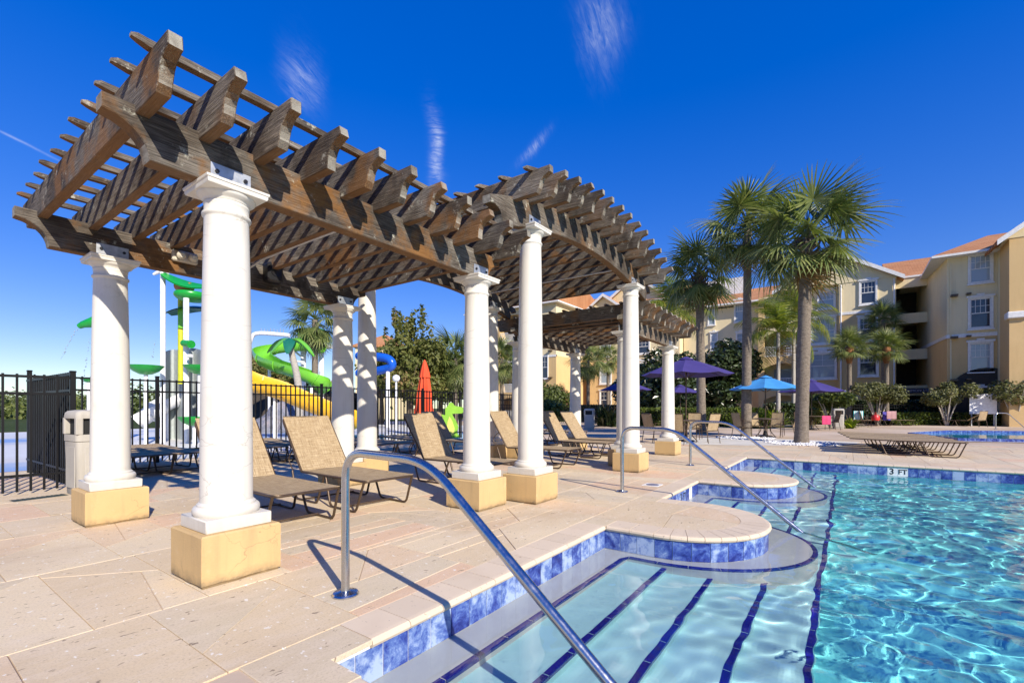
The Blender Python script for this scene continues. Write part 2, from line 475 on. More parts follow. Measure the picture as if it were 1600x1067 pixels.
def m_paver():
    t = NT('deck_flagstone'); w = t.world()
    a = t.n('ShaderNodeAttribute', attribute_name='tone'); tone = a.outputs['Fac']
    base = t.ramp(tone, [(0, (.635, .505, .325)), (.22, (.690, .565, .375)), (.38, (.585, .485, .330)), (.52, (.670, .505, .325)), (.68, (.640, .515, .340)), (.80, (.670, .465, .300)), (.90, (.610, .510, .350))], 'CONSTANT')
    cl = t.noise(w, 1.3, 5, .6)
    base = t.mix(t.ramp(cl, [(.35, 0), (.7, .45)]), base, t.mix(1, base, (1.10, 1.07, 1.03), 'MULTIPLY'))
    st = t.noise(w, .55, 4, .6)
    base = t.mix(t.ramp(st, [(.47, 0), (.68, .62)]), base, (.47, .345, .215))
    wv = t.n('ShaderNodeMapping'); wv.inputs['Scale'].default_value = (2.2, 6.5, 4); wv.inputs['Rotation'].default_value = (0, 0, -.35); t.l(w, wv.inputs['Vector'])
    base = t.mix(t.ramp(t.noise(wv.outputs[0], 1.5, 7, .7), [(.45, 0), (.72, .45)]), base, (.73, .61, .47))
    spot = t.math('MULTIPLY', t.ramp(t.noise(w, 2.1, 3, .6, .6), [(.66, 0), (.70, 1)]), t.ramp(t.noise(w, .8, 2), [(.5, 0), (.6, 1)]))
    base = t.mix(t.math('MULTIPLY', spot, .5), base, (.40, .29, .14))
    g = t.noise(w, 90, 3, .7)
    base = t.mix(t.ramp(g, [(.50, 0), (.68, .5)]), base, (.40, .31, .22))
    ms = t.n('ShaderNodeMapping'); ms.inputs['Scale'].default_value = (14, 34, 10); ms.inputs['Rotation'].default_value = (0, 0, .5); t.l(w, ms.inputs['Vector'])
    pit = t.ramp(t.noise(ms.outputs[0], 1.0, 3, .6, .5), [(.655, 0), (.685, 1)])
    base = t.mix(t.math('MULTIPLY', pit, .85), base, (.20, .145, .10))
    ms2 = t.n('ShaderNodeMapping'); ms2.inputs['Scale'].default_value = (25, 16, 10); ms2.inputs['Location'].default_value = (9, 4, 1); t.l(w, ms2.inputs['Vector'])
    lite = t.ramp(t.noise(ms2.outputs[0], 1.2, 2, .5, .4), [(.675, 0), (.70, 1)])
    base = t.mix(t.math('MULTIPLY', lite, .7), base, (.80, .76, .68))
    nm = t.bump(pit, -.5, .006); nm = t.bump(g, .22, .004, nm); nm = t.bump(cl, .2, .01, nm)
    return t.done(base, t.math('ADD', .62, t.math('MULTIPLY', cl, .25)), nm, spec=.3)
PAVER = m_paver()
def m_far_deck():
    t = NT('deck_mortar'); w = t.world()
    c = t.mix(t.noise(w, 2, 5), (.44, .335, .235), (.54, .42, .30))
    c = t.mix(t.ramp(t.noise(w, .23, 3), [(.45, 0), (.6, .7)]), c, (.65, .53, .41))
    return t.done(c, .85, t.bump(t.noise(w, 60, 3), .3, .004), spec=.25)
MORTAR = m_far_deck()
def m_coping():
    t = NT('coping_stone'); v = t.jitter(t.coord(), 9); w = t.world()
    c = t.mix(t.rand(), (.63, .515, .375), (.685, .56, .41))
    c = t.mix(t.ramp(t.noise(w, 2.4, 5, .6), [(.5, 0), (.75, .4)]), c, (.52, .40, .27))
    pit = t.ramp(t.noise(w, 32, 4, .65, .4), [(.655, 0), (.69, 1)])
    c = t.mix(t.math('MULTIPLY', pit, .8), c, (.24, .18, .13))
    lite = t.ramp(t.noise(w, 20, 2), [(.72, 0), (.76, 1)])
    c = t.mix(t.math('MULTIPLY', lite, .5), c, (.80, .74, .63))
    nm = t.bump(pit, -.4, .005); nm = t.bump(t.noise(w, 80, 3), .25, .003, nm)
    return t.done(c, .72, nm, spec=.3)
COPING = m_coping()
def m_tile():
    t = NT('mottled_blue_tile'); v = t.jitter(t.coord(), 17)
    a = t.noise(v, 6, 6, .68, .6); b = t.noise(v, 16, 4, .7)
    f = t.math('ADD', t.math('MULTIPLY', a, .75), t.math('MULTIPLY', b, .3))
    f = t.math('ADD', f, t.math('MULTIPLY', t.noise(v, 60, 3, .7), .10))
    f = t.math('ADD', f, t.math('SUBTRACT', t.math('MULTIPLY', t.rand(), .24), .16))
    c = t.ramp(f, [(.38, (.014, .024, .165)), (.48, (.040, .072, .30)), (.56, (.11, .18, .42)), (.68, (.34, .43, .60))])
    return t.done(c, .16, t.bump(a, .06, .004), spec=.5)
TILE = m_tile()
TRIM = plain('navy_glazed_trim', (.011, .012, .27), .12, var=.3, scale=9)
GROUT = plain('pale_grout', (.66, .66, .64), .8)
def m_plaster(name, c0, c1, stain):
    t = NT(name); w = t.world()
    c = t.mix(t.noise(w, 1.1, 5), c0, c1)
    c = t.mix(t.ramp(t.noise(w, 3.3, 6, .7), [(.52, 0), (.75, .5)]), c, stain)
    t.b.inputs['Specular IOR Level'].default_value = .2
    return t.done(c, .8, t.bump(t.noise(w, 45, 3), .1, .003))
LEDGE = m_plaster('pale_pool_plaster', (.62, .635, .63), (.70, .71, .70), (.54, .56, .56))
STEP = m_plaster('step_plaster', (.43, .76, .79), (.50, .81, .83), (.36, .69, .73))
DEEP = m_plaster('blue_pool_plaster', (.20, .81, .82), (.24, .84, .85), (.16, .76, .78))
def m_water():
    t = NT('pool_water')
    return t.done((.95, .995, 1.0), .0, **{'Transmission Weight': 1.0, 'IOR': 1.333})
WATER = m_water()

# --- ground far beyond the deck
def m_lawn():
    t = NT('lawn_ground'); w = t.world()
    c = t.ramp(t.noise(w, .35, 6, .65), [(.3, (.035, .055, .016)), (.55, (.06, .085, .025)), (.75, (.11, .10, .05))])
    c = t.mix(t.ramp(t.noise(w, 14, 3), [(.45, 0), (.7, .6)]), c, (.025, .04, .012))
    return t.done(c, .95, t.bump(t.noise(w, 30, 4), .8, .05), spec=.1)
g = MB(); g.sheet([(1.0, -900), (1200, -900), (1200, 1200), (-600, 1200), (-600, 60), (-60, 60), (-60, 30), (1, 30)], -.05)
# the lawn sheet keeps clear of the pool hole: only the part outside the deck is drawn
g = MB()
for x0, x1, y0, y1 in ((-600, -40, -900, 1200), (60, 1200, -900, 1200), (-40, 60, 40, 1200), (-40, 60, -900, -40)):
    g.sheet([(x0, y0), (x1, y0), (x1, y1), (x0, y1)], -.04)
g.build('ground', m_lawn(), kind='structure')
deck = MB()
deck.sheet(outline[::-1] and ([(-40, -22)] + outline + [(60, -22), (60, 40), (-40, 40)]), -.010)
deck.sheet([(-40, -40), (60, -40), (60, -22), (-40, -22)], -.010)
deck = deck.build('pool_deck', MORTAR, kind='structure')

# --- flagstones: rows of slanting cuts
def inset(poly, d):
    n = len(poly); out = []
    A = sum(poly[i][0] * poly[(i + 1) % n][1] - poly[(i + 1) % n][0] * poly[i][1] for i in range(n))
    sg = 1 if A > 0 else -1
    for i in range(n):
        p0, p1, p2 = poly[i - 1], poly[i], poly[(i + 1) % n]
        def nrm_(a, b):
            dx, dy = b[0] - a[0], b[1] - a[1]; L = math.hypot(dx, dy) or 1; return (-dy / L * sg, dx / L * sg)
        n1, n2 = nrm_(p0, p1), nrm_(p1, p2); k = 1 + n1[0] * n2[0] + n1[1] * n2[1]
        if k < .15: k = .15
        out.append((p1[0] + d * (n1[0] + n2[0]) / k, p1[1] + d * (n1[1] + n2[1]) / k))
    return out
def stone_mesh(mb, poly, z, gap=.003):
    a = inset(poly, gap); b = inset(poly, gap + .0028); n = len(poly)
    vs = [(x, y, -.03) for x, y in a] + [(x, y, z - .0028) for x, y in a] + [(x, y, z) for x, y in b]
    fs = [(i, (i + 1) % n, (i + 1) % n + n, i + n) for i in range(n)] + [(i + n, (i + 1) % n + n, (i + 1) % n + 2 * n, i + 2 * n) for i in range(n)]
    fs.append(tuple(range(2 * n, 3 * n)))
    mb.add(vs, fs); return len(fs)
stones = []
def rows(q0, q1, a0, a1, seed):
    r = random.Random(seed); q = q0
    while q < q1 - .05:
        hgt = min(r.choice((.44, .56, .64, .74)), q1 - q)
        if q1 - q - hgt < .2: hgt = q1 - q
        x = a0; bl, br = a0, a0                       # lower and upper end of the last cut
        while x < a1:
            x += r.uniform(.65, 1.35)
            s = r.choice((-1, -1, -1, 1, 1, 1, 0)) * hgt * r.uniform(.75, 1.0)
            nl, nr = x - s / 2, x + s / 2
            if nl - bl < .10 or nr - br < .10:
                m = max(bl + .14, br + .14, x); nl = nr = m
            if x >= a1 - .35: nl = nr = a1; x = a1
            P = [(bl, q), (nl, q), (nr, q + hgt), (br, q + hgt)]
            w_ = (nl - bl + nr - br) / 2
            if hgt > .4 and w_ > .75 and r.random() < .5:   # a skew joint splits some of the big ones
                f0, f1 = r.uniform(.15, .85), r.uniform(.15, .85)
                A_ = (bl + (br - bl) * f0, q + hgt * f0); B_ = (nl + (nr - nl) * f1, q + hgt * f1)
                stones.append([P[0], P[1], B_, A_]); stones.append([A_, B_, P[2], P[3]])
            else: stones.append(P)
            bl, br = nl, nr
        q += hgt
def field(q0, q1, a0, a1, seed):
    """patches of stones, laid now along the deck, now across it"""
    r = random.Random(seed); q = q0; k = 0
    while q < q1 - .01:
        dq = r.uniform(1.0, 1.9); qn = q + dq if q1 - q - dq > .9 else q1
        a = a0
        while a < a1 - .01:
            da = r.uniform(1.1, 2.6); an = a + da if a1 - a - da > 1.0 else a1
            n0 = len(stones)
            if r.random() < .45 or qn - q < 1.0: rows(q, qn, a, an, seed * 31 + k)
            else:
                rows(a, an, q, qn, seed * 31 + k)
                stones[n0:] = [[(y, x) for x, y in P][::-1] for P in stones[n0:]]
            a = an; k += 1
        q = qn
field(2.695, 15.0, -2.0, 14.905, 3)
field(2.695, 9.4, 14.905, 24, 5)
field(-7.5, 2.695, 14.905, 24, 9)
def view_size(P):
    cx_, cy_ = sum(p[0] for p in P) / len(P), sum(p[1] for p in P) / len(P)
    X, Y = cx_ * CT - cy_ * ST, cx_ * ST + cy_ * CT
    if Y < 1.2: return 0
    u = CX + FPX * X / Y
    return 0 if not -60 < u < 1660 else 1 / Y ** 3 * len(P)
stones.sort(key=view_size, reverse=True)
def tone_attr(me, vals):
    a = me.attributes.new('tone', 'FLOAT', 'FACE'); a.data.foreach_set('value', vals)
NPAVE = 290
for P in stones[:NPAVE]:
    mb = MB(); n = stone_mesh(mb, P, rnd.uniform(-.0015, .0015))
    cx_, cy_ = sum(p[0] for p in P) / 4, sum(p[1] for p in P) / 4
    mb.v = [(x - cx_, y - cy_, z) for x, y, z in mb.v]
    me = mb.mesh('paver', PAVER); tone_attr(me, [rnd.random()] * n)
    link('paver', me, deck, (cx_, cy_, 0))
mb = MB(); tv = []
for P in stones[NPAVE:]:
    n = stone_mesh(mb, P, rnd.uniform(-.0015, .0015)); tv += [rnd.random()] * n
me = mb.mesh('paver', PAVER); tone_attr(me, tv)
link('distant_pavers', me, deck, kind='stuff')
# pavers on the two round-ended peninsulas and in the corners of the coping
for (c, r_) in (((6.12, 1.78), 1.01), ((10.30, 1.78), .98)):
    ri = r_ - .305
    for poly, tn in (([(c[0] - ri, c[1])] + arc(c, ri, math.pi, 1.5 * math.pi, 10) + [(c[0] + .05, c[1] + .12)], .80),
                     ([(c[0] + .05, c[1] + .12)] + arc(c, ri, 1.5 * math.pi, 2 * math.pi, 10), .55),
                     ([(c[0] - ri, c[1]), (c[0] + .05, c[1] + .12), (c[0] + ri, c[1]), (c[0] + ri, 2.695), (c[0] - ri, 2.695)], .05)):
        poly = [p for i, p in enumerate(poly) if i == 0 or math.dist(p, poly[i - 1]) > 1e-3]
        mb = MB(); a = inset(poly, .004); mb.prism(a, lambda x, y, t: (x, y, t), -.03, .0)
        me = mb.mesh('paver', PAVER); tone_attr(me, [tn] * len(me.polygons)); link('paver', me, deck)
for x0, x1 in ((5.075, 5.415), (6.825, 7.165), (9.285, 9.625), (10.975, 11.315)):
    mb = MB(); n = stone_mesh(mb, [(x0, 2.355), (x1, 2.355), (x1, 2.695), (x0, 2.695)], 0)
    me = mb.mesh('paver', PAVER); tone_attr(me, [.95] * n); link('paver', me, deck)
mb = MB(); n = stone_mesh(mb, [(14.565, 2.355), (14.905, 2.355), (14.905, 2.695), (14.565, 2.695)], 0)
me = mb.mesh('paver', PAVER); tone_attr(me, [.95] * n); link('paver', me, deck)

# --- coping: rounded stones along the edge
wallb = MB()
for i in range(len(outline) - 1):
    (x0, y0), (x1, y1) = outline[i], outline[i + 1]
    wallb.add([(x0, y0, -1.3), (x1, y1, -1.3), (x1, y1, -.05), (x0, y0, -.05)], [(0, 1, 2, 3)])
wall = wallb.build('pool_wall', GROUT, kind='structure')
COPROF = [(-.30, -.06), (0, -.062), (.022, -.055), (.034, -.034), (.030, -.014), (.014, -.002), (-.02, .0005), (-.305, .0005)]
def coping(seg, n, gap=.003):
    L = seg_len(seg)
    for i in range(n):
        mb = MB(); k = 3 if seg[0] == 'a' else 1; secs = []
        for j in range(k + 1):
            t = (i + j / k) / n
            t += (gap / L if j == 0 else -gap / L if j == k else 0)
            (x, y), nn = seg_at(seg, t)
            secs.append([(x + nn[0] * d, y + nn[1] * d, z) for d, z in COPROF])
        m = len(COPROF); vs = [p for s_ in secs for p in s_]
        fs = [(j * m + a, j * m + (a + 1) % m, (j + 1) * m + (a + 1) % m, (j + 1) * m + a) for j in range(k) for a in range(m)]
        fs += [tuple(range(m)), tuple(k * m + a for a in range(m))]
        c = Vector(seg_at(seg, (i + .5) / n)[0]).to_3d()
        mb.add([(p[0] - c.x, p[1] - c.y, p[2] + rnd.uniform(-.0008, .0008)) for p in vs], fs)
        mb.build('coping_stone', COPING, deck, loc=c)
def tiles(seg, n, z0=-.066, z1=-.272, gap=.0035, skip=()):
    L = seg_len(seg)
    for i in range(n):
        if i in skip: continue
        (p, nn), (p2, n2) = seg_at(seg, i / n + gap / L), seg_at(seg, (i + 1) / n - gap / L)
        mb = MB(); c = ((p[0] + p2[0]) / 2, (p[1] + p2[1]) / 2, (z0 + z1) / 2)
        vs = []
        for d in (-.004, .006):
            for (pp, n_) in ((p, nn), (p2, n2)):
                for z in (z0, z1): vs.append((pp[0] + n_[0] * d - c[0], pp[1] + n_[1] * d - c[1], z - c[2]))
        mb.add(vs, [(0, 1, 3, 2), (4, 6, 7, 5), (0, 4, 5, 1), (2, 3, 7, 6), (0, 2, 6, 4), (1, 5, 7, 3)])
        mb.build('waterline_tile', TILE, wall, loc=c)
def trimmed(s, a, b):
    (x0, y0), (x1, y1) = s[1], s[2]; L = math.dist(s[1], s[2]); dx, dy = (x1 - x0) / L, (y1 - y0) / L
    return ('l', (x0 + dx * a, y0 + dy * a), (x1 - dx * b, y1 - dy * b))
coping(trimmed(POOL[0], 19.6, .305), 7); coping(trimmed(POOL[1], .305, .036), 11)
coping(trimmed(POOL[2], .036, 0), 2); coping(POOL[3], 18); coping(trimmed(POOL[4], 0, .036), 2)
coping(trimmed(POOL[5], .036, .036), 7)
coping(trimmed(POOL[6], .036, 0), 2); coping(POOL[7], 17); coping(trimmed(POOL[8], 0, .036), 2)
coping(trimmed(POOL[9], .036, .036), 11)
coping(('l', (14.6, 2.354), (14.6, -9.6)), 40)
mb = MB(); n_ = stone_mesh(mb, [(1.165, 2.085), (1.505, 2.085), (1.505, 2.355), (1.775, 2.355), (1.775, 2.695), (1.165, 2.695)], 0)
me = mb.mesh('paver', PAVER); tone_attr(me, [.95] * n_); link('paver', me, deck)
tiles(trimmed(POOL[0], 21.39, 0), 15); tiles(POOL[1], 18); tiles(POOL[2], 3); tiles(POOL[3], 16); tiles(POOL[4], 3)
tiles(POOL[5], 11, skip=(8,)); tiles(POOL[6], 3); tiles(POOL[7], 15); tiles(POOL[8], 3); tiles(POOL[9], 17)
far = ('l', (14.6, 2.39), (14.6, -9.6))
NF = 60
tiles(far, NF, skip=(16, 17))

# --- ledge, steps and floor
def ell(c, ra, rq, n, a0=math.pi, a1=2 * math.pi):
    return [(c[0] + ra * math.cos(a0 + (a1 - a0) * i / n), c[1] + rq * math.sin(a0 + (a1 - a0) * i / n)) for i in range(n + 1)]
N1 = 28
inner = [(1.47, -3), (1.47, 2.39), (5.11, 2.39)] + arc((6.12, 1.78), 1.01, math.pi, 2 * math.pi, N1) + [(7.13, 2.39), (9.32, 2.39)] + arc((10.3, 1.78), .98, math.pi, 2 * math.pi, N1) + [(11.28, 2.39), (14.6, 2.39)]
outer = [(1.75, -3), (1.75, 2.04), (4.95, 2.04)] + ell((6.3, 1.78), 1.35, 1.5, N1) + [(7.66, 2.04), (9.15, 2.04)] + ell((10.45, 1.78), 1.30, 1.47, N1) + [(11.76, 2.04), (14.6, 2.04)]
ZL = -.287
lb = MB()
for i in range(len(inner) - 1):
    a, b, c, d = inner[i], inner[i + 1], outer[i + 1], outer[i]
    lb.add([(*a, ZL), (*b, ZL), (*c, ZL), (*d, ZL)], [(0, 1, 2, 3)])
    lb.add([(*d, ZL), (*c, ZL), (*c, -1.25), (*d, -1.25)], [(0, 1, 2, 3)])
ledge = lb.build('pool_ledge', LEDGE, kind='structure', smooth=30)
BAYS = [(1.6, 5.5), (7.1, 9.6), (11.1, 14.6)]
TREADS = [(1.60, -.42), (1.15, -.56), (.68, -.70)]
sb = MB()
prevq = 2.2
for q_, z_ in TREADS:
    for a0, a1 in BAYS:
        sb.add([(a0, q_, z_), (a1, q_, z_), (a1, prevq, z_), (a0, prevq, z_)], [(0, 1, 2, 3)])
        sb.add([(a0, q_, z_), (a1, q_, z_), (a1, q_, -1.25), (a0, q_, -1.25)], [(0, 1, 2, 3)])
    prevq = q_ + .01
sb.add([(1.47, .22, -.84), (14.6, .22, -.84), (14.6, .9, -.84), (1.47, .9, -.84)], [(0, 1, 2, 3)])
sb.add([(1.47, .22, -.84), (14.6, .22, -.84), (14.6, .22, -1.25), (1.47, .22, -1.25)], [(0, 1, 2, 3)])
steps = sb.build('pool_steps', STEP, kind='structure')
fb = MB(); fb.sheet([(1.47, -22), (14.6, -22), (14.6, 2.39), (1.47, 2.39)], -1.2)
for (x0, y0), (x1, y1) in (((14.59, 2.3), (14.59, -22)), ((1.48, -22), (1.48, 2.3)), ((1.47, -21.9), (14.6, -21.9))):
    fb.add([(x0, y0, -1.25), (x1, y1, -1.25), (x1, y1, -.285), (x0, y0, -.285)], [(0, 1, 2, 3)])
fb.build('pool_floor', DEEP, kind='structure')
# navy trim pieces on every nosing
def trim_run(pts, z, parent, pitch=.32, w=.046, side=1):
    """pieces along a line of nosing; the band lies on the tread side and laps the edge"""
    P = [Vector((x, y, 0)) for x, y in pts]; s_ = [0]
    for i in range(1, len(P)): s_.append(s_[-1] + (P[i] - P[i - 1]).length)
    n = max(1, round(s_[-1] / pitch))
    def at_s(d):
        d = min(max(d, 0), s_[-1] - 1e-6)
        for i in range(1, len(P)):
            if d <= s_[i]:
                t = (d - s_[i - 1]) / max(s_[i] - s_[i - 1], 1e-9); p = P[i - 1].lerp(P[i], t); d_ = (P[i] - P[i - 1]).normalized()
                return p, Vector((-d_.y, d_.x, 0)) * side
    for k in range(n):
        secs = []; m = 3
        for j in range(m + 1):
            p, nn = at_s((k + j / m) / n * s_[-1] + (.004 if j == 0 else -.004 if j == m else 0))
            secs.append([p + nn * d + Vector((0, 0, zz)) for d, zz in ((-.004, z - .05), (-.006, z - .004), (.0, z + .004), (w, z + .004), (w, z - .05))])
        c = secs[1][0].copy(); vs = [q - c for s2 in secs for q in s2]
        fs = [(j * 5 + a, j * 5 + (a + 1) % 5, j * 5 + 5 + (a + 1) % 5, j * 5 + 5 + a) for j in range(m) for a in range(5)] + [(0, 1, 2, 3, 4), (5 * m, 5 * m + 1, 5 * m + 2, 5 * m + 3, 5 * m + 4)]
        mb = MB(); mb.add(vs, fs); mb.build('trim_tile', TRIM, parent, loc=c)
trim_run(outer[1:], ZL, ledge)
for q_, z_ in TREADS:
    for a0, a1 in BAYS: trim_run([(a0, q_), (a1, q_)], z_, steps)
trim_run([(1.5, .22), (14.6, .22)], -.84, steps)

# --- water: real waves, calmer over the ledge and the shallow steps
def water_mesh():
    xs = np.linspace(1.472, 14.594, 420); ys = np.concatenate([np.linspace(2.386, -5.0, 236), np.linspace(-5.06, -21.8, 170)])
    X, Y = np.meshgrid(xs, ys, indexing='ij'); Z = np.zeros_like(X); r = np.random.RandomState(11)
    dep = np.clip((2.05 - Y) / 1.9, 0, 1)
    for cx_, rr, rq in ((6.3, 1.4, 1.55), (10.45, 1.35, 1.5)):
        d = np.sqrt(((X - cx_) / rr) ** 2 + ((np.minimum(Y, 1.78) - 1.78) / rq) ** 2)
        dep = np.minimum(dep, np.clip((d - 1.0) / .45, 0, 1))
    amp = .10 + .90 * dep ** .9
    wx = .12 * np.sin(1.3 * X + .6 * Y) + .09 * np.sin(1.1 * Y - .8 * X + 1); wy = .11 * np.sin(1.2 * X - 1.4 * Y + 2)
    for i in range(60):
        lam = .16 * (1.1 / .16) ** r.rand(); k = 2 * math.pi / lam; th = r.normal(1.0, 1.25)
        slope = .0112 * (lam / .45) ** .15
        Z += slope / k * np.sin(k * (math.cos(th) * (X + wx) + math.sin(th) * (Y + wy)) + r.rand() * 6.28)
    Z = Z * amp - .274
    v = np.stack([X, Y, Z], -1).reshape(-1, 3); nx, ny = X.shape
    i = np.arange((nx - 1) * (ny - 1)); a = (i // (ny - 1)) * ny + i % (ny - 1)
    f = np.stack([a, a + 1, a + ny + 1, a + ny], -1)
    f = f.tolist()
    me = bpy.data.meshes.new('water'); me.from_pydata(v.tolist(), [], f); me.materials.append(WATER)
    me.polygons.foreach_set('use_smooth', [len(p_.vertices) == 4 and p_.index < (nx - 1) * (ny - 1) for p_ in me.polygons]); me.set_sharp_from_angle(angle=R(60)); me.update()
    if me.polygons[0].normal.z < 0: me.flip_normals()
    return me
water = link('water', water_mesh(), kind='structure')

# --- stainless handrails
def m_steel():
    t = NT('stainless_steel'); v = t.coord()
    sc_ = t.ramp(t.noise(v, 18, 5, .7), [(.3, .16), (.75, .34)])
    spots = t.ramp(t.noise(v, 70, 3, .6), [(.66, 0), (.70, 1)])
    return t.done(t.mix(t.math('MULTIPLY', spots, .5), (.50, .51, .525), (.75, .75, .76)), sc_, t.bump(spots, .1, .001), 1.0)
STEEL = m_steel()
def handrail(a, q, label, turn=0):
    t = thing('handrail', label, 'handrail', (a, q, 0), turn, 'steel handrails at the pool steps')
    p = fillet([(0, 0, 0), (0, 0, 1.075), (0, -.88, 1.06), (0, -2.95, -.575), (0, -3.4, -.93)], .22, 7)
    MB().tube(p, .0305, 16).build('rail', STEEL, t, smooth=60)
    MB().lathe([(0, .0), (.098, 0), (.098, .010), (.088, .022), (.05, .030), (.033, .034), (0, .034)], n=24).build('floor_flange', STEEL, t, smooth=30)
    return t
handrail(2.084, 3.09, 'nearest steel handrail, running down across the foreground into the water')
handrail(7.31, 3.097, 'middle steel handrail between the two rounded deck ends')
handrail(11.614, 3.151, 'steel handrail farthest along this pool, before the palms')
for o in (water,): o.cycles.is_caustics_caster = True
for o in bpy.data.objects:
    if o.type == 'MESH' and (o.name.startswith(('pool_ledge', 'pool_steps', 'pool_floor', 'trim_tile', 'pool_wall'))): o.cycles.is_caustics_receiver = True
sun_d.cycles.is_caustics_light = True
# ================================================================ pergolas
def rafter_mesh(q0, q1, depth, thick, variant=0):
    """along local Y; corbelled ends; top at z = 0; the thickness is along local X"""
    r = random.Random(variant)
    def end():
        j = lambda s=.012: r.uniform(-s, s)
        cove = [(.006 + .172 * math.sin(R(x)), -.268 + .172 * math.cos(R(x))) for x in (6, 22, 38, 54, 70, 84)]
        return [(0 + j(), 0 + j(.006)), (-.012 + j(), -.084 + j(.008))] + [(x + j(.004), z + j(.004)) for x, z in cove] + [(.180, -.272 + j(.008)), (.205 + j(.02), -depth)]
    a, b = end(), end()
    poly = [(q0 + x, z) for x, z in a] + [(q1 - x, z) for x, z in b[::-1]]
    mb = MB(); ch = .006; n = len(poly)
    ins = inset(poly, ch)
    h = thick / 2
    vs = [(-h, *p) for p in ins] + [(-h + ch, *p) for p in poly] + [(h - ch, *p) for p in poly] + [(h, *p) for p in ins]
    tris = tessellate_polygon([[Vector((x, y, 0)) for x, y in ins]])
    fs = [tuple(t) for t in tris] + [tuple(i + 3 * n for i in t[::-1]) for t in tris]
    for k in range(3):
        fs += [(k * n + i, k * n + (i + 1) % n, (k + 1) * n + (i + 1) % n, (k + 1) * n + i) for i in range(n)]
    mb.add(vs, fs); return mb.mesh('rafter', WOODY)
def beam_mesh(a0, a1, depth, thick, arch=0, ca=0, corb=(True, True)):
    """along local X, bottom at z = 0 at its middle; corbelled ends; arch = radius of the bow, if any"""
    dz = (lambda x: -(x - ca) ** 2 / (2 * arch)) if arch else (lambda x: 0)
    k = 24 if arch else 1
    L = .285
    cur = [(0, depth), (0, depth - .108)] + [(.268 * math.sin(R(x)), .262 * math.cos(R(x)) + (depth - .375)) for x in (5, 17, 29, 41, 53, 65, 77, 87)] + [(.272, 0)]
    left = [(a0 + x, z) for x, z in cur] if corb[0] else [(a0, depth), (a0, 0)]
    right = [(a1 - x, z) for x, z in cur] if corb[1] else [(a1, depth), (a1, 0)]
    bot = [(left[-1][0] + (right[-1][0] - left[-1][0]) * i / k, 0) for i in range(1, k)]
    top = [(a1 + (a0 - a1) * i / k, depth) for i in range(1, k)]
    poly = left + bot + right[::-1] + top
    poly = [(x, z + dz(x)) for x, z in poly]
    mb = MB(); ch = .008; n = len(poly); ins = inset(poly, ch); h = thick / 2
    vs = [(x, -h, z) for x, z in ins] + [(x, -h + ch, z) for x, z in poly] + [(x, h - ch, z) for x, z in poly] + [(x, h, z) for x, z in ins]
    tris = tessellate_polygon([[Vector((x, y, 0)) for x, y in ins]])
    fs = [tuple(t) for t in tris] + [tuple(i + 3 * n for i in t[::-1]) for t in tris]
    for q in range(3):
        fs += [(q * n + i, q * n + (i + 1) % n, (q + 1) * n + (i + 1) % n, (q + 1) * n + i) for i in range(n)]
    mb.add(vs, fs); return mb.mesh('beam', WOODX)
def batten_mesh(a0, a1, arch=0, ca=0, variant=0):
    """top lath along local X, bottom at z = 0, ends weathered to a point"""
    r = random.Random(100 + variant); k = 16 if arch else 6
    dz = (lambda x: -(x - ca) ** 2 / (2 * arch)) if arch else (lambda x: 0)
    mb = MB(); secs = []
    xs = [a0, a0 + .035, a0 + .10] + [a0 + .10 + (a1 - a0 - .2) * i / k for i in range(1, k)] + [a1 - .10, a1 - .035, a1]
    for i, x in enumerate(xs):
        e = min(i, len(xs) - 1 - i); w, h = ((.018, .022), (.028, .042), (.034, .052))[min(e, 2)]
        y = r.uniform(-.006, .006); z = dz(x) + r.uniform(-.003, .003)
        top = .052 if e else .050 - r.uniform(0, .012)
        secs.append([(x, y - w, z + top - h), (x, y + w, z + top - h), (x, y + w, z + top), (x, y - w, z + top)])
    vs = [p for s in secs for p in s]; m = len(secs)
    fs = [(4 * i + a, 4 * i + (a + 1) % 4, 4 * i + 4 + (a + 1) % 4, 4 * i + 4 + a) for i in range(m - 1) for a in range(4)] + [(0, 1, 2, 3), (4 * m - 4, 4 * m - 3, 4 * m - 2, 4 * m - 1)]
    mb.add(vs, fs); return mb.mesh('batten', WOODX)
GALV = plain('galvanised_steel', (.50, .52, .54), .48, .75, var=.25, scale=14)
BOLT = plain('dark_bolt', (.04, .04, .045), .45, .8)
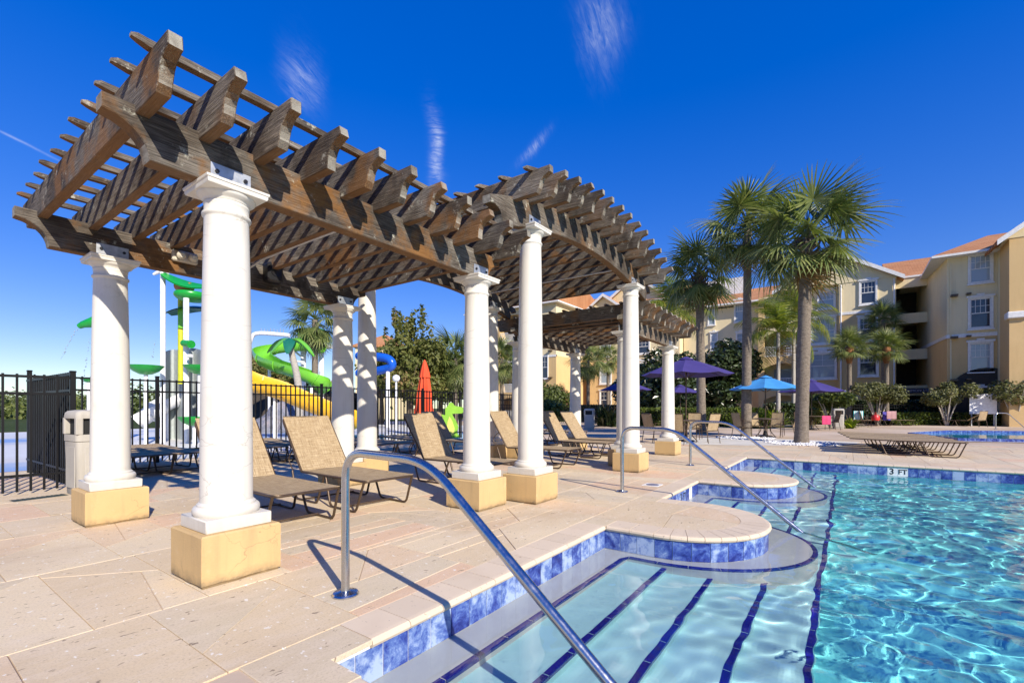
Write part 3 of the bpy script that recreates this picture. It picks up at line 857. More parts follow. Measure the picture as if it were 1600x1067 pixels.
def column_meshes(top):
    """shaft with its neck ring; torus base; capital: heights from the ground to the top of the abacus"""
    zs = top - .125
    shaft = MB(); n = 48
    prof = [(.203, .585), (.196, .62)]
    for i in range(13):
        t = i / 12; prof.append((.195 - .030 * (t ** 1.7), .64 + (zs - .14 - .64) * t))
    zr = zs - .115
    prof += [(.166, zr - .02), (.170, zr - .012), (.179, zr - .004), (.182, zr + .008), (.179, zr + .020), (.170, zr + .027), (.165, zr + .034), (.165, zr + .085), (.169, zr + .092), (.169, zr + .104), (.166, zr + .108), (.166, zs + .02)]
    shaft.lathe(prof, n=n)
    base = MB()
    base.box((0, 0, .459), (.505, .505, .104), ch=.008)
    base.lathe([(.1, .508), (.235, .508), (.246, .525), (.249, .545), (.246, .566), (.234, .582), (.217, .588), (.217, .600), (.209, .606), (.199, .618), (.1, .618)], n=40)
    cap = MB()
    cap.lathe([(.12, zs), (.170, zs), (.174, zs + .012), (.182, zs + .022), (.205, zs + .036), (.216, zs + .052), (.216, zs + .066), (.12, zs + .066)], n=40)
    # abacus: a square slab with a moulded lower edge
    z0 = zs + .058
    lev = [(.200, z0), (.226, z0 + .008), (.232, z0 + .022), (.232, z0 + .040), (.240, z0 + .046), (.242, z0 + .064), (.238, top)]
    vs = [(sx * w, sy * w, z) for w, z in lev for sx, sy in ((-1, -1), (1, -1), (1, 1), (-1, 1))]
    fs = [(4 * i + a, 4 * i + (a + 1) % 4, 4 * i + 4 + (a + 1) % 4, 4 * i + 4 + a) for i in range(len(lev) - 1) for a in range(4)] + [(0, 1, 2, 3), tuple(4 * len(lev) - 4 + a for a in range(4))]
    cap.add(vs, fs)
    pl = MB(); r = random.Random(5)
    h = .303; g = 7
    # plinth: a rendered block, chipped along its foot
    top_r = [(-1, -1), (1, -1), (1, 1), (-1, 1)]
    ring = []
    for s_ in range(4):
        (x0, y0), (x1, y1) = top_r[s_], top_r[(s_ + 1) % 4]
        for i in range(g): ring.append((x0 + (x1 - x0) * i / g, y0 + (y1 - y0) * i / g))
    def lev_(w, z, jz=0, jw=0): return [(x * w + r.uniform(-jw, jw), y * w + r.uniform(-jw, jw), z + r.uniform(0, jz)) for x, y in ring]
    L_ = [lev_(h - .02, -.02), lev_(h - .014, .008, .012, .006), lev_(h, .012, .016), lev_(h, .20, 0), lev_(h, .395, .003, .001), lev_(h - .012, .408, .0)]
    vs = [p for q in L_ for p in q]; m = len(ring)
    fs = [(i * m + a, i * m + (a + 1) % m, (i + 1) * m + (a + 1) % m, (i + 1) * m + a) for i in range(len(L_) - 1) for a in range(m)] + [tuple(len(L_) * m - m + a for a in range(m))]
    pl.add(vs, fs)
    return (shaft.mesh('column', WHITE, 40), base.mesh('column_base', WHITE, 40), cap.mesh('capital', WHITE, 35), pl.mesh('plinth', TAN))
COLM = {}
def saddle_mesh(hgt, half):
    mb = MB()
    for s in (-1, 1):
        mb.mat(0).box((0, s * (half + .006), hgt / 2), (.31, .008, hgt))
        mb.mat(1)
        for x in (-.11, .11):
            mb.tube([(x, s * (half + .009), hgt * .62), (x, s * (half + .024), hgt * .62)], .017, 8)
    mb.mat(0).box((0, 0, .004), (.31, half * 2, .006))
    return mb.mesh('steel_saddle', [GALV, BOLT])
SAD = {}
def column(t, a, q, top, o0, sad_h=.165, half=.075):
    if top not in COLM: COLM[top] = column_meshes(top)
    m = COLM[top]
    c = link('column', m[0], t, (a - o0[0], q - o0[1], 0))
    link('column_base', m[1], c); link('capital', m[2], c); link('plinth', m[3], c)
    if sad_h not in SAD: SAD[sad_h] = saddle_mesh(sad_h, half)
    link('steel_saddle', SAD[sad_h], c, (0, 0, top))
    return c
RAFT, BATT = {}, {}
def pergola(label, cols, qf, qb, top, a_beam, corb, a_raft, n_raft, a_batt, over=.70, arch=0):
    ca = sum(a_beam) / 2; cq = (qf + qb) / 2; o0 = (ca, cq)
    t = thing('pergola', label, 'pergola', (ca, cq, 0), group='wooden pergolas on white columns along the pool deck')
    bt, bd = .15, .375 if not arch else .42
    for q in (qf, qb):
        for a in cols: column(t, a, q, top, o0, half=bt / 2)
    drop = ((cols[1] - cols[0]) / 2) ** 2 / (2 * arch) if arch else 0
    zb = top + drop
    bm = beam_mesh(a_beam[0] - ca, a_beam[1] - ca, bd, bt, arch, (sum(cols) / 2 - ca), corb)
    for q in (qf, qb): link('beam', bm, t, (0, q - cq, zb))
    dz = (lambda a: -(a - sum(cols) / 2) ** 2 / (2 * arch)) if arch else (lambda a: 0)
    L = (qb - qf) / 2 + over
    zr = zb + bd + .258
    for i in range(n_raft):
        a = a_raft[0] + (a_raft[1] - a_raft[0]) * i / (n_raft - 1)
        key = (round(L, 3), i % 5)
        if key not in RAFT: RAFT[key] = rafter_mesh(-L, L, .325, .09, i % 5 + int(L * 10))
        o = link('rafter', RAFT[key], t, (a - ca, 0, zr + dz(a)))
        o.rotation_euler = (0, 0, rnd.uniform(-.004, .004))
    nb = 11 if not arch else 12
    for i in range(nb):
        q = -L + .31 + (2 * L - .62) * i / (nb - 1)
        key = (a_batt, i % 4)
        if key not in BATT: BATT[key] = batten_mesh(a_batt[0] - ca, a_batt[1] - ca, arch, sum(cols) / 2 - ca, i % 4 + int(ca * 3))
        link('batten', BATT[key], t, (rnd.uniform(-.02, .02), q, zr + .001))
    return t, o0
P1, O1 = pergola('nearest wooden pergola, flat roofed on four white columns, front left', (1.796, 5.06), 4.36, 7.585, 3.255, (.967, 5.50), (True, True), (1.19, 5.37), 11, (1.05, 5.46))
P2, O2 = pergola('taller middle pergola with a bowed roof, standing between the two flat pergolas', (5.89, 9.905), 3.99, 8.0, 4.135, (4.83, 10.95), (True, True), (5.37, 10.64), 14, (5.16, 10.78), arch=9.5)
P3, O3 = pergola('farthest pergola, low and flat, half hidden behind the bowed one', (10.65, 13.98), 4.45, 7.62, 3.255, (10.36, 14.80), (True, True), (10.45, 14.60), 11, (10.36, 14.72))
# conduit and lamps fixed to the nearest pergola
CONDUIT = plain('grey_conduit', (.55, .55, .53), .5, .2)
BLACKP = plain('black_plastic', (.012, .012, .014), .42)
BEIGEP = plain('beige_plastic', (.55, .50, .40), .5)
MB().tube([(.10, -1.45, 3.56), (.10, -.2, 3.57), (.115, 1.0, 3.565), (.115, 1.46, 3.50)], .016, 8).build('conduit', CONDUIT, P1, smooth=60)
MB().tube([(1.35, -1.85, 4.35), (1.35, 0, 4.36), (1.34, 1.9, 4.33)], .016, 8).build('conduit', CONDUIT, P2, smooth=60)
lamp = thing('floodlight', 'beige twin floodlight box fixed to the rear beam of the nearest pergola', 'floodlight', (2.55, 7.47, 3.47))
MB().box((0, 0, 0), (.30, .07, .15), ch=.015).build('housing', BEIGEP, lamp)
for x in (-.07, .07): MB().lathe([(.0, 0), (.05, 0), (.055, .05), (.03, .08)], n=14).build('lamp_head', BEIGEP, lamp, loc=(x, -.055, .0)).rotation_euler = (R(100), 0, 0)
spk = thing('loudspeaker', 'black loudspeaker hung on the rear beam behind the nearest column', 'loudspeaker', (3.72, 7.42, 3.52))
MB().box((0, 0, 0), (.24, .20, .30), ch=.03).build('cabinet', BLACKP, spk)
MB().lathe([(0, 0), (.085, 0), (.085, .012), (.06, .006), (0, .002)], n=18).build('grille', BLACKP, spk, loc=(0, -.10, .02)).rotation_euler = (R(90), 0, 0)
# ================================================================ depth markers and deck fittings
PLATE = plain('white_marker_tile', (.80, .80, .78), .3)
INK = plain('black_lettering', (.012, .012, .014), .5)
def text(body, size, mat, parent, loc, rot, extrude=.002, name='lettering', bold=False):
    c = bpy.data.curves.new(name, 'FONT'); c.body = body; c.size = size; c.extrude = extrude; c.align_x, c.align_y = 'CENTER', 'CENTER'
    if bold: c.offset = size * .018
    c.materials.append(mat); tmp = bpy.data.objects.new('tmp', c)
    me = bpy.data.meshes.new_from_object(tmp); me.name = name; bpy.data.objects.remove(tmp)
    o = link(name, me, parent, loc); o.rotation_euler = rot
    return o
def depth_marker(label, loc, rz):
    """stands in the wall; its face looks along local -Y"""
    t = thing('depth_marker', label, 'depth marker', loc, rz)
    for x in (-.1, .1): MB().box((x, 0, 0), (.194, .014, .205)).build('tile', PLATE, t)
    text('3', .20, INK, t, (-.115, -.0085, 0), (R(90), 0, 0), bold=True); text('FT', .165, INK, t, (.095, -.0085, 0), (R(90), 0, 0), bold=True)
    return t
depth_marker('white tile reading 3 FT set in the blue tile row of the far pool wall', (14.603, -1.01, -.169), R(-90))
depth_marker('white depth marker seen edge-on in the bay between the rounded deck ends', (8.32, 2.393, -.169), 0)
t = thing('deck_marker', 'small worn white marker tile lying flush in the deck by the middle handrail', 'marker tile', (8.28, 2.92, .0015), 0)
MB().box((0, 0, 0), (.30, .30, .006)).build('tile', PLATE, t)
RD = plain('faded_ink', (.16, .16, .22), .6)
MB().lathe([(.085, 0), (.115, 0), (.115, .004), (.085, .004)], n=24).build('ring', RD, t, loc=(0, 0, .001)); MB().box((0, 0, .004), (.03, .2, .003), rz=.8).build('bar', RD, t)
t = thing('drain_grate', 'dark rectangular drain grate let into the deck by the fence', 'drain', (1.60, 10.35, .0), R(8))
DKGR = plain('dark_green_grate', (.045, .06, .05), .6)
MB().box((0, 0, -.004), (.62, .23, .012)).build('frame', DKGR, t)
for i in range(11): MB().box((-.275 + i * .055, 0, .004), (.022, .19, .008)).build('slat', DKGR, t)

# ================================================================ loungers
def m_sling():
    t = NT('woven_sling'); v = t.coord('UV')
    wv = t.n('ShaderNodeTexWave', wave_type='BANDS', bands_direction='X'); wv.inputs['Scale'].default_value = 38; wv.inputs['Distortion'].default_value = 1.2; wv.inputs['Detail'].default_value = 2; t.l(v, wv.inputs['Vector'])
    wh = t.n('ShaderNodeTexWave', wave_type='BANDS', bands_direction='Y'); wh.inputs['Scale'].default_value = 38; wh.inputs['Distortion'].default_value = 1.2; wh.inputs['Detail'].default_value = 2; t.l(v, wh.inputs['Vector'])
    def slub(s3, seed):
        m = t.n('ShaderNodeMapping'); m.inputs['Scale'].default_value = s3; m.inputs['Location'].default_value = (seed,) * 3; t.l(v, m.inputs['Vector']); return t.noise(m.outputs[0], 1, 3, .7)
    a, b = slub((90, 5, 1), 1), slub((5, 90, 1), 5)
    f = t.math('ADD', t.math('MULTIPLY', a, .5), t.math('MULTIPLY', b, .5))
    c = t.ramp(f, [(.36, (.145, .092, .045)), (.48, (.34, .24, .130)), (.62, (.52, .41, .26))])
    c = t.mix(t.math('MULTIPLY', t.math('MULTIPLY', wv.outputs[0], wh.outputs[0]), .3), c, (.60, .50, .34))
    w = t.math('ADD', wv.outputs[0], wh.outputs[0])
    return t.done(c, .75, t.bump(w, .35, .003), spec=.25)
SLING = m_sling()
BRONZE = plain('bronze_metal', (.085, .055, .034), .38, .35, var=.2, scale=12)
LL, LB, LW, LZ = 1.66, 1.02, .79, .43
def sling_mesh(length, width, sag, name):
    """sheet along local X from 0 to -length, centred on Y, with UV in metres"""
    nx, ny = 8, 6; vs, uv = [], []
    for i in range(nx + 1):
        for j in range(ny + 1):
            x, y = -length * i / nx, width * (j / ny - .5)
            z = -sag * (1 - (2 * j / ny - 1) ** 2) * (.4 + .6 * math.sin(math.pi * i / nx)); vs.append((x, y, z)); uv.append((x, y))
    n = len(vs); vs += [(x, y, z - .006) for x, y, z in vs]
    fs = []
    for i in range(nx):
        for j in range(ny):
            a = i * (ny + 1) + j; q = (a, a + ny + 1, a + ny + 2, a + 1); fs.append(q); fs.append(tuple(k + n for k in q[::-1]))
    edge = [i * (ny + 1) for i in range(nx + 1)] + [nx * (ny + 1) + j for j in range(1, ny + 1)] + [i * (ny + 1) + ny for i in range(nx - 1, -1, -1)] + list(range(ny - 1, 0, -1))
    for i in range(len(edge)):
        a, b = edge[i], edge[(i + 1) % len(edge)]; fs.append((b, a, a + n, b + n))
    me = bpy.data.meshes.new(name); me.from_pydata(vs, [], fs); me.materials.append(SLING)
    ul = me.uv_layers.new(name='UVMap'); uv2 = uv + uv
    ul.data.foreach_set('uv', [k for l in me.loops for k in uv2[l.vertex_index]])
    bm = bmesh.new(); bm.from_mesh(me); bmesh.ops.recalc_face_normals(bm, faces=bm.faces); bm.to_mesh(me); bm.free()
    me.polygons.foreach_set('use_smooth', [True] * len(me.polygons)); me.set_sharp_from_angle(angle=R(50)); me.update()
    return me
SEATM, BACKM = sling_mesh(LL, LW - .02, .02, 'seat_sling'), sling_mesh(LB + .018, LW - .02, .012, 'back_sling')
def frame_meshes():
    r = .0165; h = LW / 2
    fr = MB().tube(fillet([(-LL, -h, 0), (0, -h, 0), (.0, h, 0), (-LL, h, 0)], .09, 5), r, 8).tube([(-LL, -h, 0), (-LL, h, 0)], r, 8).tube([(-.8, -h, -.02), (-.8, h, -.02)], r * .8, 6)
    bk = MB().tube(fillet([(0, -h, 0), (-LB, -h, 0), (-LB, h, 0), (0, h, 0)], .10, 5), r, 8)
    def sled(x0, x1, s):
        return MB().tube(fillet([(x0, s * h, -.005), (x0 - .16, s * (h + .02), -LZ + r), (x1 + .16, s * (h + .02), -LZ + r), (x1, s * h, -.005)], .07, 4), r, 8)
    legs = [(sled(-.04, -.98, s), s) for s in (-1, 1)] + [(sled(-1.02, -1.95, s), s) for s in (-1, 1)]
    cross = MB().tube([(-.55, -h - .02, -LZ + r * 2), (-.55, h + .02, -LZ + r * 2)], r * .8, 6).tube([(-1.55, -h - .02, -LZ + r * 2), (-1.55, h + .02, -LZ + r * 2)], r * .8, 6)
    return fr.mesh('seat_frame', BRONZE, 60), bk.mesh('back_frame', BRONZE, 60), [m.mesh('leg', BRONZE, 60) for m, s in legs], cross.mesh('cross_tube', BRONZE, 60)
FRM, BKM, LEGM, CRM = frame_meshes()
STAYM = MB().tube(smooth_path([(0, -.36, 0), (-.10, -.36, -.06), (-.20, -.36, -.2), (-.06, -.36, -.36)], 4), .010, 6).tube(smooth_path([(0, .36, 0), (-.10, .36, -.06), (-.20, .36, -.2), (-.06, .36, -.36)], 4), .010, 6).mesh('back_stay', BRONZE, 60)
def lounger(a, q, deg, back, label, z=0.0, group='sling loungers around the pool deck'):
    """a, q = middle of the foot end; deg = where the foot end points; back = tilt of the backrest"""
    t = thing('sun_lounger', label, 'sun lounger', (a, q, z), R(deg), group)
    fr = link('seat_frame', FRM, t, (0, 0, LZ)); link('seat_sling', SEATM, t, (0, 0, LZ + .020))
    for m in LEGM: link('leg', m, t, (0, 0, LZ))
    link('cross_tube', CRM, t, (0, 0, LZ))
    b = link('back_frame', BKM, t, (-LL - .01, 0, LZ + .004)); b.rotation_euler = (0, R(back), 0)
    s = link('back_sling', BACKM, b, (0, 0, .020))
    if back > 15: link('back_stay', STAYM, t, (-LL - .45 * math.cos(R(back)), 0, LZ + .45 * math.sin(R(back)) * .98))
    return t
lounger(2.97, 5.10, -91.7, 51.6, 'tan sling lounger with its back up, half hidden behind the nearest front column')
lounger(4.18, 5.15, -92.3, 52.6, 'tan sling lounger with its back up, between the nearest front column and the next one')
lounger(6.55, 4.95, -89.5, 55, 'raised lounger partly hidden behind the front column where the flat and bowed roofs meet')
lounger(9.62, 5.24, -86, 58, 'raised lounger between the two tall front columns, nearest the left one')
lounger(12.0, 5.35, -91, 57, 'raised lounger striped by column shade, second from the far front column')
lounger(13.2, 5.30, -90, 55.5, 'raised lounger just left of the far tall column')
lounger(10.3, 8.55, -90, 55.5, 'raised lounger behind the columns, in front of the green cutout figure')
# flat ones in the shade along the fence
flat = [((238, 700), -84, 'flat lounger in the shade against the fence, leftmost of the row'), ((308, 695), -84, 'flat lounger in the shade behind the nearest column'),
        ((428, 692), -86, 'flat lounger seen between the nearest column and the raised back'), ((487, 690), -88, 'flat lounger in shade behind the raised tan backrest'),
        ((606, 690), -88, 'flat lounger in shade right of the rear column pair'), ((640, 688), -88, 'flat lounger in shade left of the third raised backrest'), ((700, 684), -88, 'flat lounger in sun below the green cutout figure')]
for (u, v), dg, lb in flat:
    x, y, _ = un(u, v + 4, LZ)
    y = min(y, 13.9)
    # keep the seen position but stay this side of the fence
    k = (u - CX) / FPX; q = min(y, 11.6); a = q * (k * CT + ST) / (CT - k * ST)
    lounger(a, q, dg, 3, lb)
lounger(15.2, 8.6, -90, 4, 'flat lounger in shade beyond the farthest pergola columns')
lounger(17.0, 8.9, -90, 4, 'flat lounger in shade by the hedge, left of the far tall column')
# the row of flat loungers on the far deck
for i, lb in enumerate(('nearest of the flat loungers set side by side on the far deck', 'second flat lounger from the pool in the far row', 'middle flat lounger of the far row', 'fourth flat lounger of the far row', 'flat lounger of the far row lying farthest from the pool')):
    lounger(17.95 + i * .98, -2.75 + i * .09, -90 + (i % 3 - 1) * .8, 1.5, lb, group='flat loungers in a row on the far deck')

# ================================================================ fence
BLACKM = plain('black_fence_paint', (.005, .005, .006), .45, 0, var=.3, scale=5, spec=.25)
PICK, POST = {}, {}
def fence(name_label, p, q, top, pitch=.154, rails=(.06, .34, -.30), posts=2.35, cat='fence', first=True, last=True, mat=None, size=.030):
    """rails: distances below the top, negative ones above the ground"""
    mat = mat or BLACKM
    p, q = Vector((*p, 0)), Vector((*q, 0)); L = (q - p).length; rz = math.atan2(q.y - p.y, q.x - p.x)
    t = thing('fence', name_label, cat, p, rz)
    key = (top, size)
    if key not in PICK:
        PICK[key] = MB().box((0, 0, (top + .02) / 2), (size, size, top - .06)).mesh('picket', mat)
        POST[key] = MB().box((0, 0, top / 2 + .02), (.075, .075, top + .04), ch=.006).box((0, 0, top + .05), (.088, .088, .03), ch=.008).mesh('post', mat)
    for z in rails: MB().box((L / 2, 0, top - z if z > 0 else -z), (L, .036, .042)).build('rail', mat, t)
    n = max(1, round(L / posts)); 
    for i in range(n + 1):
        if (i == 0 and not first) or (i == n and not last): continue
        link('post', POST[key], t, (L * i / n, 0, 0))
    m = int(L / pitch)
    for i in range(m):
        x = (i + .5) * pitch
        if min(abs(x - L * k / n) for k in range(n + 1)) > .06: link('picket', PICK[key], t, (x, 0, 0))
    return t
fence('black picket fence along the back of the deck, the water playground behind it', (2.10, 14.6), (22.6, 14.6), 2.16)
fence('black picket panel at the left edge beside the drain grate', (-1.4, 11.15), (2.10, 11.0), 1.98, first=True)
g = fence('dark fence panel running back from the bin, seen almost end-on', (2.10, 11.06), (2.06, 14.56), 2.05, cat='gate', first=False, last=False)
MB().box((.5, -.04, 1.15), (.16, .05, .22), ch=.01).build('latch', BLACKM, g)

# ================================================================ bin, closed umbrella, cutout figure
BIN = m_stucco('bin_plastic', (.40, .375, .325), (.45, .42, .365), (.33, .31, .27), 1.0, .06)
DARK = plain('painted_opening_shade', (.01, .01, .01), .8)
def bin_thing(loc, rz, label, s=1.0):
    t = thing('litter_bin', label, 'litter bin', loc, rz)
    w = .62
    b = MB()
    for z0, z1, w0, w1 in ((0, .86, .56, .60), ):
        pass
    def ring(w_, z, c=.07):
        h = w_ / 2; p = []
        for sx, sy, a in ((1, 1, 0), (-1, 1, 90), (-1, -1, 180), (1, -1, 270)):
            for k in range(5):
                an = R(a + 22.5 * k); p.append((sx * (h - c) + c * math.cos(an), sy * (h - c) + c * math.sin(an), z))
        return p
    def loft(mb, levels, capb=True, capt=True):
        m = 20; o = [p for w_, z in levels for p in ring(w_, z)]
        fs = [(i * m + a, i * m + (a + 1) % m, (i + 1) * m + (a + 1) % m, (i + 1) * m + a) for i in range(len(levels) - 1) for a in range(m)]
        if capb: fs.append(tuple(range(m)))
        if capt: fs.append(tuple((len(levels) - 1) * m + a for a in range(m)))
        mb.add(o, fs)
    bd = MB(); loft(bd, [(.54, 0), (.56, .02), (.60, .84), (.60, .862)]); body = bd.build('body', BIN, t, smooth=35)
    for k in range(4):
        an = k * math.pi / 2
        MB().box((.295, 0, .45), (.012, .40, .66), ch=.004).build('side_panel', BIN, body, rz=an)
    hd = MB(); loft(hd, [(.585, .866), (.615, .872), (.615, .98)], True, False)
    loft(hd, [(.615, 1.235), (.62, 1.27), (.60, 1.325), (.55, 1.355), (.40, 1.37)], True, True)
    for sx in (-1, 1):
        for sy in (-1, 1): hd.box((sx * .265, sy * .265, 1.11), (.09, .09, .27), ch=.012)
    hd.build('hood', BIN, t, smooth=35)
    loft2 = MB(); loft(loft2, [(.50, .97), (.50, 1.24)]); loft2.build('opening_shade_block', DARK, t)  # black block in the hood; the shade inside the opening is painted
    return t
bin_thing((2.22, 10.25, 0), R(4), 'beige square litter bin with open hood beside the rear left column')
CLO = lambda n, c: plain(n, c, .8, var=.1, scale=3, bump=.1)
ORANGE = CLO('orange_canvas', (.70, .075, .02))
def closed_umbrella(loc, label, h=3.3):
    t = thing('closed_umbrella', label, 'umbrella', loc)
    MB().tube([(0, 0, 0), (0, 0, h * .97)], .028, 8).build('pole', BRONZE, t, smooth=60)
    MB().lathe([(0, 0), (.36, 0), (.36, .06), (.08, .10), (.05, .3), (0, .3)], n=20).build('base', BLACKP, t, smooth=30)
    def folded(levels, n, name, ph=0):
        mb = MB(); m = n * 6; o = []
        for r_, amp, z in levels:
            for k in range(m):
                an = 2 * math.pi * k / m; rr = r_ * (1 + amp * math.cos(n * an + ph) + amp * .35 * math.sin(3 * an + z)); o.append((rr * .72 * math.cos(an), rr * .72 * math.sin(an), z * h / 3.3))
        fs = [(i * m + a, i * m + (a + 1) % m, (i + 1) * m + (a + 1) % m, (i + 1) * m + a) for i in range(len(levels) - 1) for a in range(m)]
        mb.add(o, fs); return mb.build(name, ORANGE, t, smooth=60)
    folded([(.56, .34, .72), (.50, .30, 1.2), (.40, .26, 1.9), (.30, .20, 2.5), (.26, .1, 2.62)], 8, 'canopy')
    folded([(.37, .16, 2.52), (.32, .13, 2.72), (.22, .08, 2.98), (.11, .05, 3.22), (.03, 0, 3.3)], 8, 'vent_cap', 1.0)
    return t
x, y, _ = at(663.5, 24)
closed_umbrella((x, y, 0), 'closed orange umbrella standing behind the black fence', 3.9)
GRN = plain('lime_green_board', (.27, .55, .05), .45); YEL = plain('pale_yellow_board', (.72, .68, .16), .45); WHT = plain('white_gloss_paint', (.80, .80, .80), .35); RED = plain('red_paint', (.6, .03, .03), .4)
x, y, _ = at(703, 19.6)
t = thing('cutout_figure', 'lime green crocodile-shaped board on a white base before the fence', 'cutout board', (x, y, 0), -.9606)
def board(poly, th, m, name, y0=0):
    MB().prism(poly, lambda a, b, c: (a, c + y0, b), 0, th).build(name, m, t)
board([(-.42, .14), (-.30, .10), (.30, .10), (.42, .20), (.30, .34), (.36, .60), (.26, .85), (.12, 1.08), (.10, 1.16), (.50, 1.18), (.62, 1.28), (.60, 1.42), (.20, 1.50), (.12, 1.62), (-.02, 1.64), (-.08, 1.50), (-.20, 1.38), (-.20, 1.10), (-.36, 1.14), (-.50, 1.06), (-.50, .92), (-.32, .95), (-.22, .80), (-.34, .55), (-.36, .32)], .05, GRN, 'body')
board([(-.12, .26), (.16, .24), (.20, .55), (.10, .85), (-.02, 1.05), (-.10, .80), (-.14, .5)], .01, YEL, 'belly', -.011)
MB().box((0, .02, .07), (1.0, .5, .14), ch=.05).build('base', WHT, t)

# ================================================================ tables, chairs, umbrellas
TABT = plain('bronze_table_top', (.12, .085, .06), .3, .2, var=.25, scale=10)
def table(loc, label, r=.62):
    t = thing('patio_table', label, 'table', loc)
    MB().lathe([(.0, .855), (r - .03, .855), (r, .87), (r, .895), (r - .02, .905), (0, .905)], n=36).build('table_top', TABT, t, smooth=35)
    for k in range(4):
        an = k * math.pi / 2 + .4; c, s = math.cos(an), math.sin(an)
        MB().tube(smooth_path([(.10 * c, .10 * s, .85), (.20 * c, .20 * s, .6), (.22 * c, .22 * s, .3), (.46 * c, .46 * s, .0)], 4), .018, 6).build('leg', BRONZE, t, smooth=60)
    return t
def chair_meshes():
    r = .015; L = []
    for s in (-1, 1):
        y = s * .32
        L.append(MB().tube(fillet([(.27, y, 0), (.25, y, .76), (-.22, y, .80)], .08, 4), r, 6).mesh('front_leg', BRONZE, 60))
        L.append(MB().tube([(-.20, y, .80), (-.36, y, 0)], r, 6).mesh('rear_leg', BRONZE, 60))
    fr = MB().tube(fillet([(.29, -.29, .47), (-.24, -.29, .50), (-.42, -.29, 1.18), (-.42, .29, 1.18), (-.24, .29, .50), (.29, .29, .47)], .06, 4), r, 6).tube([(.29, -.32, .46), (.29, .32, .46)], r, 6).tube([(-.24, -.32, .50), (-.24, .32, .50)], r, 6)
    return L, fr.mesh('frame', BRONZE, 60)
CHL, CHF = chair_meshes(); CSEAT, CBACK = sling_mesh(.52, .56, .02, 'seat'), sling_mesh(.66, .56, .02, 'backrest')
def chair(loc, rz, label):
    t = thing('patio_chair', label, 'chair', loc, rz, 'sling chairs at the umbrella tables')
    for m in CHL: link('leg', m, t)
    link('frame', CHF, t); s = link('seat', CSEAT, t, (.28, 0, .485)); b = link('backrest', CBACK, t, (-.245, 0, .52)); b.rotation_euler = (0, R(75), 0)
    return t
def umbrella(loc, rz, label, cloth, r, h, group='open umbrellas on the far deck'):
    t = thing('patio_umbrella', label, 'umbrella', loc, rz, group)
    MB().tube([(0, 0, .05), (0, 0, h)], .026, 8).build('pole', BRONZE, t, smooth=60)
    MB().lathe([(0, 0), (.34, 0), (.34, .05), (.07, .09), (.05, .3), (0, .3)], n=20).build('base', BLACKP, t, smooth=30)
    n = 8; rise = r * .36; lev = 5; vs, fs = [(0, 0, h)], []
    sub = 4
    for i in range(1, lev + 1):
        f = i / lev
        for k in range(n * sub):
            an = 2 * math.pi * k / (n * sub); e = (k % sub) / sub; chord = math.cos(math.pi / n) / math.cos((e - .5) * 2 * math.pi / n)
            sag = .03 * r * math.sin(math.pi * e) * f
            vs.append((r * f * chord * math.cos(an), r * f * chord * math.sin(an), h - rise * f ** 1.15 - sag))
    m = n * sub
    fs += [(0, 1 + k, 1 + (k + 1) % m) for k in range(m)]
    for i in range(lev - 1): fs += [(1 + i * m + k, 1 + (i + 1) * m + k, 1 + (i + 1) * m + (k + 1) % m, 1 + i * m + (k + 1) % m) for k in range(m)]
    nv = len(vs); vs2 = vs + [(x, y, z - .012) for x, y, z in vs]; fs2 = fs + [tuple(q + nv for q in f_[::-1]) for f_ in fs]
    b = 1 + (lev - 1) * m; fs2 += [(b + k, b + (k + 1) % m, b + (k + 1) % m + nv, b + k + nv) for k in range(m)]
    mb = MB(); mb.add(vs2, fs2); cn = mb.build('canopy', cloth, t, smooth=25)
    MB().lathe([(.05, .10), (.30, .0), (.30, .02), (.05, .13), (0, .14)], n=16).build('vent_cap', cloth, cn, loc=(0, 0, h - .06), smooth=30)
    for k in range(n):
        an = 2 * math.pi * k / n; c, s = math.cos(an), math.sin(an)
        MB().tube([(.03 * c, .03 * s, h - .06), (r * .97 * c, r * .97 * s, h - rise - .035)], .010, 5).build('rib', BRONZE, t)
        MB().tube([(.03 * c, .03 * s, h - rise * 1.25), (r * .5 * c, r * .5 * s, h - rise * .5 - .04)], .009, 5).build('strut', BRONZE, t)
    return t
PURPLE, BLUE = CLO('purple_canvas', (.048, .034, .175)), CLO('sky_blue_canvas', (.045, .26, .60))
T1 = at(1072, 19.6); T2 = at(1196, 22.6); T3 = at(1268, 30)
table(T1, 'round bronze table under the large purple umbrella'); umbrella(T1, .2, 'large purple umbrella in front of the dark tree', PURPLE, 1.86, 3.50)
table(T2, 'round table under the blue umbrella between two palm trunks'); umbrella(T2, .1, 'blue umbrella between the two nearest palm trunks', BLUE, 1.62, 2.92)
table(T3, 'table with a pink towel beside it, under the purple umbrella behind the palm'); umbrella(T3, .3, 'purple umbrella half hidden behind the foremost palm trunk', PURPLE, 1.95, 3.18)
c = at(1063, 33); umbrella(c, 0, 'small distant purple umbrella seen under the large purple one', PURPLE, 1.35, 3.0)
c = at(977, 33); umbrella(c, .3, 'dark purple umbrella left of the far tall column, its pole hidden', PURPLE, 1.8, 3.35)
def face(loc, tgt): return math.atan2(tgt[1] - loc[1], tgt[0] - loc[0])
